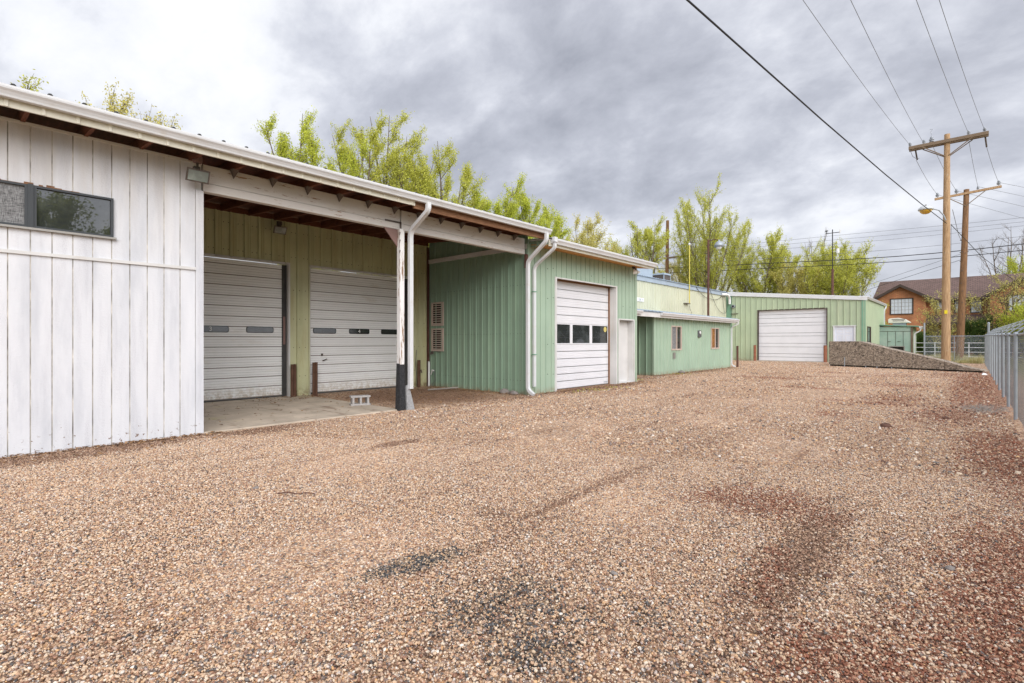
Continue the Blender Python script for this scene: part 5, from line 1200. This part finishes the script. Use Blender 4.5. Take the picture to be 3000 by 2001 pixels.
# ------------------------------------------------------------------ trees
LM, LS = 3.3, .72
def quads(name, co, fa):
    me = bpy.data.meshes.new(name); n = len(fa); me.vertices.add(len(co)); me.vertices.foreach_set('co', np.ascontiguousarray(co, dtype=np.float32).ravel())
    me.loops.add(n * 4); me.loops.foreach_set('vertex_index', fa.astype(np.int32).ravel()); me.polygons.add(n)
    me.polygons.foreach_set('loop_start', np.arange(0, n * 4, 4, dtype=np.int32)); me.polygons.foreach_set('loop_total', np.full(n, 4, dtype=np.int32)); me.update(); me.validate()
    return me
def tree(name, X, Y, Hh, W, seed, label, cat='tree', leaf='leafy', stems=6, nb=17, nt=9, lt=20, ls=.06, bare=0., lean=.0, bark='bark', up=.75, r0=.13, low=.15, group=None):
    rng = np.random.default_rng(seed); V = []; F = []; LV = []; NV = [0]
    stems = int(stems * 1.6) + 1; W *= 1.22; nb = int(nb * .95)
    def tube(pts, r1, r2, n):
        L = len(pts); o = NV[0]; t = np.gradient(pts, axis=0); t /= np.linalg.norm(t, axis=1, keepdims=True) + 1e-9
        u = np.cross(t, (.3, .8, .5)); u /= np.linalg.norm(u, axis=1, keepdims=True) + 1e-9; w = np.cross(t, u); rr = np.linspace(r1, r2, L)[:, None, None]
        a = np.arange(n) * 2 * math.pi / n
        V.append((pts[:, None] + (u[:, None] * np.cos(a)[None, :, None] + w[:, None] * np.sin(a)[None, :, None]) * rr).reshape(-1, 3)); NV[0] += L * n
        k = np.arange(n); k2 = (k + 1) % n; b = o + np.arange(L - 1)[:, None] * n
        F.append(np.stack([b + k, b + k2, b + n + k2, b + n + k], -1).reshape(-1, 4))
    def path(p, d, L, n, curl, wob):
        pts = [np.array(p)]; d = np.array(d) / np.linalg.norm(d)
        for i in range(n):
            d = d + np.array((0, 0, curl)) + rng.normal(0, wob, 3); d /= np.linalg.norm(d); pts.append(pts[-1] + d * L / n)
        return np.array(pts)
    def leaves(pts, k, s):
        if k <= 0: return
        i = rng.integers(0, len(pts) - 1, k); f = rng.random((k, 1)); p = pts[i] * (1 - f) + pts[i + 1] * f + rng.normal(0, .035 + s * 1.1, (k, 3))
        d = pts[i + 1] - pts[i]; d = d / (np.linalg.norm(d, axis=1, keepdims=True) + 1e-9)
        a = d * .5 + rng.normal(0, .7, (k, 3)); a /= np.linalg.norm(a, axis=1, keepdims=True)
        b = np.cross(a, rng.normal(0, 1, (k, 3))); b /= np.linalg.norm(b, axis=1, keepdims=True) + 1e-9
        sz = s * rng.uniform(.6, 1.3, (k, 1))
        LV.append(np.stack([p - a * sz, p + b * sz * .5, p + a * sz, p - b * sz * .5], 1))
    for sidx in range(stems):
        az = 2 * math.pi * (sidx + rng.random() * .6) / stems; rad = W * .5 * (rng.uniform(.2, .95) if stems > 1 else .05)
        hh = Hh * (1.02 - .2 * (rad / (W * .5)) ** 2 - rng.uniform(0, .12) if sidx else 1.)
        if stems > 1 and sidx == 0: rad *= .35
        tilt = rad * .9 / hh; d = (math.cos(az) * tilt * 1.3 + lean, math.sin(az) * tilt * 1.3, 1)
        st = path((rng.normal(0, .12), rng.normal(0, .12), -.1), d, hh * .98, 12, .012, .035); st[:, 2] *= hh / st[-1, 2]
        tube(st, r0 * hh / 10, .012, 6)
        for b in range(nb):
            s = low + (1 - low - .04) * (b + rng.random()) / nb; i = min(int(s * 12), 11); f = s * 12 - i; p = st[i] * (1 - f) + st[i + 1] * f
            a2 = az + rng.normal(0, 1.5); env = math.sin(math.pi * min(1, .18 + .82 * (s - low) / (1 - low)) ** .8) * .7 + .3
            L = W * .36 * env * rng.uniform(.55, 1.2) + .3
            bd = (math.cos(a2), math.sin(a2), up + rng.uniform(-.25, .45)); br = path(p, bd, L, 6, .06, .08)
            tube(br, .011 + .012 * L, .006, 4)
            isbare = rng.random() < bare
            if not isbare: leaves(br[2:], int(lt * .9 * LM), ls * LS)
            for q in range(nt):
                s2 = .25 + .75 * (q + rng.random()) / nt; j = min(int(s2 * 6), 5); p2 = br[j]
                td = br[min(j + 1, 6)] - br[j]; td = td / np.linalg.norm(td) + rng.normal(0, .45, 3) + np.array((0, 0, .25)); tw = path(p2, td, L * rng.uniform(.3, .6) + .2, 4, .07, .1)
                tube(tw, .008, .003, 3)
                if not isbare: leaves(tw, int(lt * LM * rng.uniform(.3, 1.5)), ls * LS)
    t = thing(name, (X, Y, 0), label, cat, group)
    me = quads('trunk', np.concatenate(V), np.concatenate(F)); me.materials.append(M[bark]); o = bpy.data.objects.new('trunk', me); C.objects.link(o); o.parent = t
    if LV:
        A_ = np.concatenate(LV).reshape(-1, 3); me = quads('crown', A_, np.arange(len(A_)).reshape(-1, 4)); me.materials.append(M[leaf])
        o = bpy.data.objects.new('crown', me); C.objects.link(o); o.parent = t
    return t
G = 'young-leafed trees behind the buildings'
tree('elm_tree', -20, 1.2, 8.1, 2.2, 1, 'thin leafy twigs showing above the white roof at the far left', lt=10, nb=10, ls=.05, group=G)
tree('elm_tree', -20, 3.9, 8.35, 3.6, 2, 'low gold-green tree top just clearing the roof above the high window', lt=14, leaf='leafo', ls=.05, group=G)
tree('elm_tree', -24, 12.0, 12.2, 3.4, 3, 'upright brush-shaped green tree standing alone above the carport roof', lt=18, leaf='leafg', up=1.5, group=G)
tree('elm_tree', -24, 16.4, 13.7, 4.2, 4, 'tallest yellow-green tree above the carport roof with a pointed top', lt=24, up=.9, nb=16, group=G)
tree('elm_tree', -23, 19.0, 12.3, 3.8, 5, 'broad yellow-green tree leaning right beside the pointed one', lt=26, up=.8, nb=15, group=G)
tree('elm_tree', -22, 22.2, 10.5, 4.8, 6, 'dense bright green rounded tree above the end of the carport roof', lt=34, leaf='leafg', stems=6, nb=14, up=.9, group=G)
tree('elm_tree', -21, 25.2, 10.6, 4.2, 7, 'dense green tree right of the rounded one, over the downspout corner', lt=34, leaf='leafg', stems=6, nb=14, up=.9, group=G)
tree('elm_tree', -21, 30.9, 10.1, 4.6, 8, 'sparse gold-tinted tree above the green garage roof', lt=17, leaf='leafo', up=.7, group=G)
tree('elm_tree', -24, 46, 13.1, 5.2, 9, 'open twiggy tree left of the plain brown pole', lt=15, leaf='leafy', up=.9, bare=.25, ls=.08, group=G)
tree('elm_tree', -22.5, 57.5, 17.3, 8.6, 10, 'tallest fan-shaped tree behind the slim yard light', lt=15, stems=8, nb=15, up=1.6, leaf='leafy', ls=.085, r0=.1, group=G)
tree('elm_tree', -18.6, 64, 13.4, 7.8, 11, 'bright green bushy tree behind the junction of cream and sage buildings', lt=17, stems=7, nb=14, up=1.1, leaf='leafy', ls=.09, r0=.09, group=G)
tree('elm_tree', -15.0, 72, 15.0, 5.6, 12, 'mostly bare grey tree behind the far garage', lt=12, stems=6, nb=14, up=1.5, bare=.8, ls=.08, bark='barkg', r0=.1, group=G)
tree('elm_tree', -10.8, 64, 10.9, 7.6, 13, 'wide bright green tree behind the weather mast', lt=15, stems=8, nb=13, up=.9, leaf='leafy', ls=.09, r0=.09, group=G)
tree('elm_tree', -14.6, 63, 9.6, 5.5, 31, 'low green tree filling the gap under the bare grey tree', lt=13, stems=6, nb=12, up=1., leaf='leafo', ls=.09, r0=.09, group=G)
tree('elm_tree', -27.5, 62, 11.5, 7, 32, 'hazy gold-green tree low behind the rooftop cooler', lt=16, stems=6, nb=12, up=1.1, leaf='leafo', ls=.085, bare=.3, group=G)
tree('elm_tree', 3.0, 75, 13.9, 4.4, 14, 'bare tree against the cloud right of the poles', lt=0, stems=4, nb=16, up=.8, bare=1, bark='barkg', ls=.08, group=G)
tree('elm_tree', 4.6, 70, 10.8, 5.5, 15, 'half-leafed tree behind the brick house roof at the right edge', lt=14, stems=5, nb=12, up=.8, bare=.4, leaf='leafg', ls=.085, group=G)
G2 = 'small trees and shrubs in front of the brick house'
tree('garden_tree', -1.7, 51, 4.8, 2.6, 16, 'small yellow-leafed tree directly behind the pale pole', lt=3, stems=3, nb=11, leaf='leafo', ls=.07, up=.5, r0=.14, group=G2)
tree('garden_tree', 2.1, 52, 6.0, 3.4, 17, 'spreading yellow-leafed tree in front of the right gable', lt=3, stems=4, nb=12, leaf='leafo', ls=.07, up=.45, r0=.13, group=G2)
tree('cedar_shrub', .45, 53, 2.7, 1.7, 19, 'dense dark green shrub by the corner post', 'shrub', lt=24, stems=7, nb=9, leaf='leafd', ls=.06, up=.8, low=.02, group=G2)
tree('cedar_shrub', -3.3, 54, 1.5, 2.4, 20, 'low dark green shrub behind the shed downspout', 'shrub', lt=50, stems=6, nb=7, leaf='leafd', ls=.06, up=.7, low=.02, group=G2)
tree('cedar_shrub', 3.1, 50, 3.6, 2.4, 21, 'bright green bush above the fence at the right edge', 'shrub', lt=12, stems=6, nb=10, leaf='leafg', ls=.06, up=.8, low=.05, group=G2)
tree('garden_tree', -6.0, 52, 4.3, 1.2, 22, 'yellow-green sapling at the corner of the far garage gutter', lt=9, stems=4, nb=9, leaf='leafy', ls=.06, up=1., low=.3, group=G2)
# across the lane, seen only as reflections in the panes
for i, (x, y, h, w, lab) in enumerate(((10.5, 2.9, 6.7, 5.0, 'round leafy tree'), (12.5, 9, 6.2, 6, 'low spreading tree'), (12, -2, 8, 6, 'bushy tree behind the camera'), (11, 34, 5.2, 7, 'wide dark bush'), (13, 42, 6, 8, 'tall dark bush'), (15, 51, 7, 9, 'farthest dark bush'))):
    tree('lane_tree', x, y, h, w, 50 + i, lab + ' across the lane, mirrored in the windows', lt=26, stems=6, nb=12, leaf='leafg' if i == 0 else 'leafd', ls=.09, low=.08, group='trees across the lane')

def grass():
    rng = np.random.default_rng(4); n = 34000
    x = rng.uniform(-4.5, 5.5, n); y = 42.6 + rng.random(n) ** 1.4 * 15; a = rng.uniform(0, 6.28, n); h = rng.uniform(.12, .6, n) * (.7 + .6 * np.sin(x * 1.3) * np.sin(y * .9)); w = .014
    keep = (x < .45) | (y > 46) ; x, y, a, h = x[keep], y[keep], a[keep], h[keep]; n = len(x)
    P = np.zeros((n, 3, 3)); c, s = np.cos(a), np.sin(a); l = rng.uniform(-.5, .5, n) * h
    P[:, 0] = np.stack([x - s * w, y + c * w, 0 * x], 1); P[:, 1] = np.stack([x + s * w, y - c * w, 0 * x], 1); P[:, 2] = np.stack([x + c * l, y + s * l, h], 1)
    me = bpy.data.meshes.new('grass'); me.vertices.add(n * 3); me.vertices.foreach_set('co', P.ravel()); me.loops.add(n * 3); me.loops.foreach_set('vertex_index', np.arange(n * 3)); me.polygons.add(n)
    me.polygons.foreach_set('loop_start', np.arange(0, n * 3, 3)); me.polygons.foreach_set('loop_total', np.full(n, 3)); me.materials.append(M['grass']); me.update(); me.validate()
    o = bpy.data.objects.new('grass', me); C.objects.link(o); tag(o, 'dry pale grass growing between the gate and the brick house', 'grass', kind='stuff')
grass()

# ------------------------------------------------------------------ sky and light
CLOUD = ((10.2, 10.5, 0), (14.9, 23.9, 0), -30)
SUN_EL, SUN_AZ = 30, 120        # azimuth measured clockwise from +Y: behind the camera, to its right
def sky():
    w = bpy.data.worlds.new('World'); bpy.context.scene.world = w; w.use_nodes = True; nt = NT(w.node_tree)
    for n in list(nt.n): nt.n.remove(n)
    st = nt.node('ShaderNodeTexSky', sky_type='NISHITA'); st.sun_disc = False; st.sun_elevation = R(SUN_EL); st.sun_rotation = R(SUN_AZ)
    tc = nt.node('ShaderNodeTexCoord'); d = tc.outputs['Generated']
    sp = nt.node('ShaderNodeSeparateXYZ'); nt.l.new(d, sp.inputs[0])
    zz = nt.math('ADD', nt.math('MAXIMUM', sp.outputs[2], 0.), .5)
    cb = nt.node('ShaderNodeCombineXYZ'); nt.l.new(nt.math('DIVIDE', sp.outputs[0], zz), cb.inputs[0]); nt.l.new(nt.math('DIVIDE', sp.outputs[1], zz), cb.inputs[1])
    p = cb.outputs[0]
    big = nt.noise(nt.mapping(p, (.85, 1.1, 1), CLOUD[0], (0, 0, R(CLOUD[2]))), 1.5, 3, .5, dist=.25)
    med = nt.noise(nt.mapping(p, (1.1, 1.4, 1), CLOUD[1], (0, 0, R(CLOUD[2]))), 4.6, 8, .6, dist=.15)
    f = nt.math('ADD', nt.math('MULTIPLY', big, .58), nt.math('MULTIPLY', med, .42))
    c = nt.ramp(f, [(.35, (.33, .345, .4)), (.45, (.46, .477, .54)), (.52, (.6, .618, .68)), (.585, (.77, .785, .83)), (.67, (.87, .875, .89))])
    hor = nt.smooth(sp.outputs[2], .28, .0)
    c = nt.mix(nt.math('MULTIPLY', hor, .45), c, (.74, .76, .82))
    a, e = R(SUN_AZ), R(SUN_EL); sd = (math.sin(a) * math.cos(e), math.cos(a) * math.cos(e), math.sin(e))
    dp = nt.node('ShaderNodeVectorMath', operation='DOT_PRODUCT'); nt.l.new(d, dp.inputs[0]); dp.inputs[1].default_value = sd
    glow = nt.math('MULTIPLY_ADD', nt.smooth(dp.outputs['Value'], .1, 1.), 1.6, .86)
    b1 = nt.node('ShaderNodeBackground'); nt.l.new(c, b1.inputs[0]); nt.l.new(glow, b1.inputs[1])
    b2 = nt.node('ShaderNodeBackground'); nt.l.new(st.outputs[0], b2.inputs[0]); b2.inputs[1].default_value = .08
    mx = nt.node('ShaderNodeMixShader'); mx.inputs[0].default_value = .94; nt.l.new(b2.outputs[0], mx.inputs[1]); nt.l.new(b1.outputs[0], mx.inputs[2])
    out = nt.node('ShaderNodeOutputWorld'); nt.l.new(mx.outputs[0], out.inputs[0])
    L = bpy.data.lights.new('sun', 'SUN'); L.energy = 1.5; L.angle = R(45); L.color = (1, .96, .9)
    o = bpy.data.objects.new('sun', L); C.objects.link(o); o.rotation_euler = Vector(sd).to_track_quat('Z', 'Y').to_euler()
sky()

sc = bpy.context.scene
cam = bpy.data.cameras.new('camera'); co = bpy.data.objects.new('camera', cam); C.objects.link(co)
cam.sensor_width = 36; cam.lens = 36 * 1508 / 3000; cam.clip_end = 2000; cam.clip_start = .05
co.location = (0, 0, 1.35); co.rotation_euler = (R(90), 0, math.atan2(1350, 1508)); sc.camera = co
sc.view_settings.view_transform = 'Standard'; sc.view_settings.look = 'None'; sc.view_settings.exposure = .55; sc.view_settings.gamma = 1
sc.render.engine = 'CYCLES'; sc.cycles.max_bounces = 8; sc.cycles.diffuse_bounces = 4; sc.cycles.transparent_max_bounces = 8
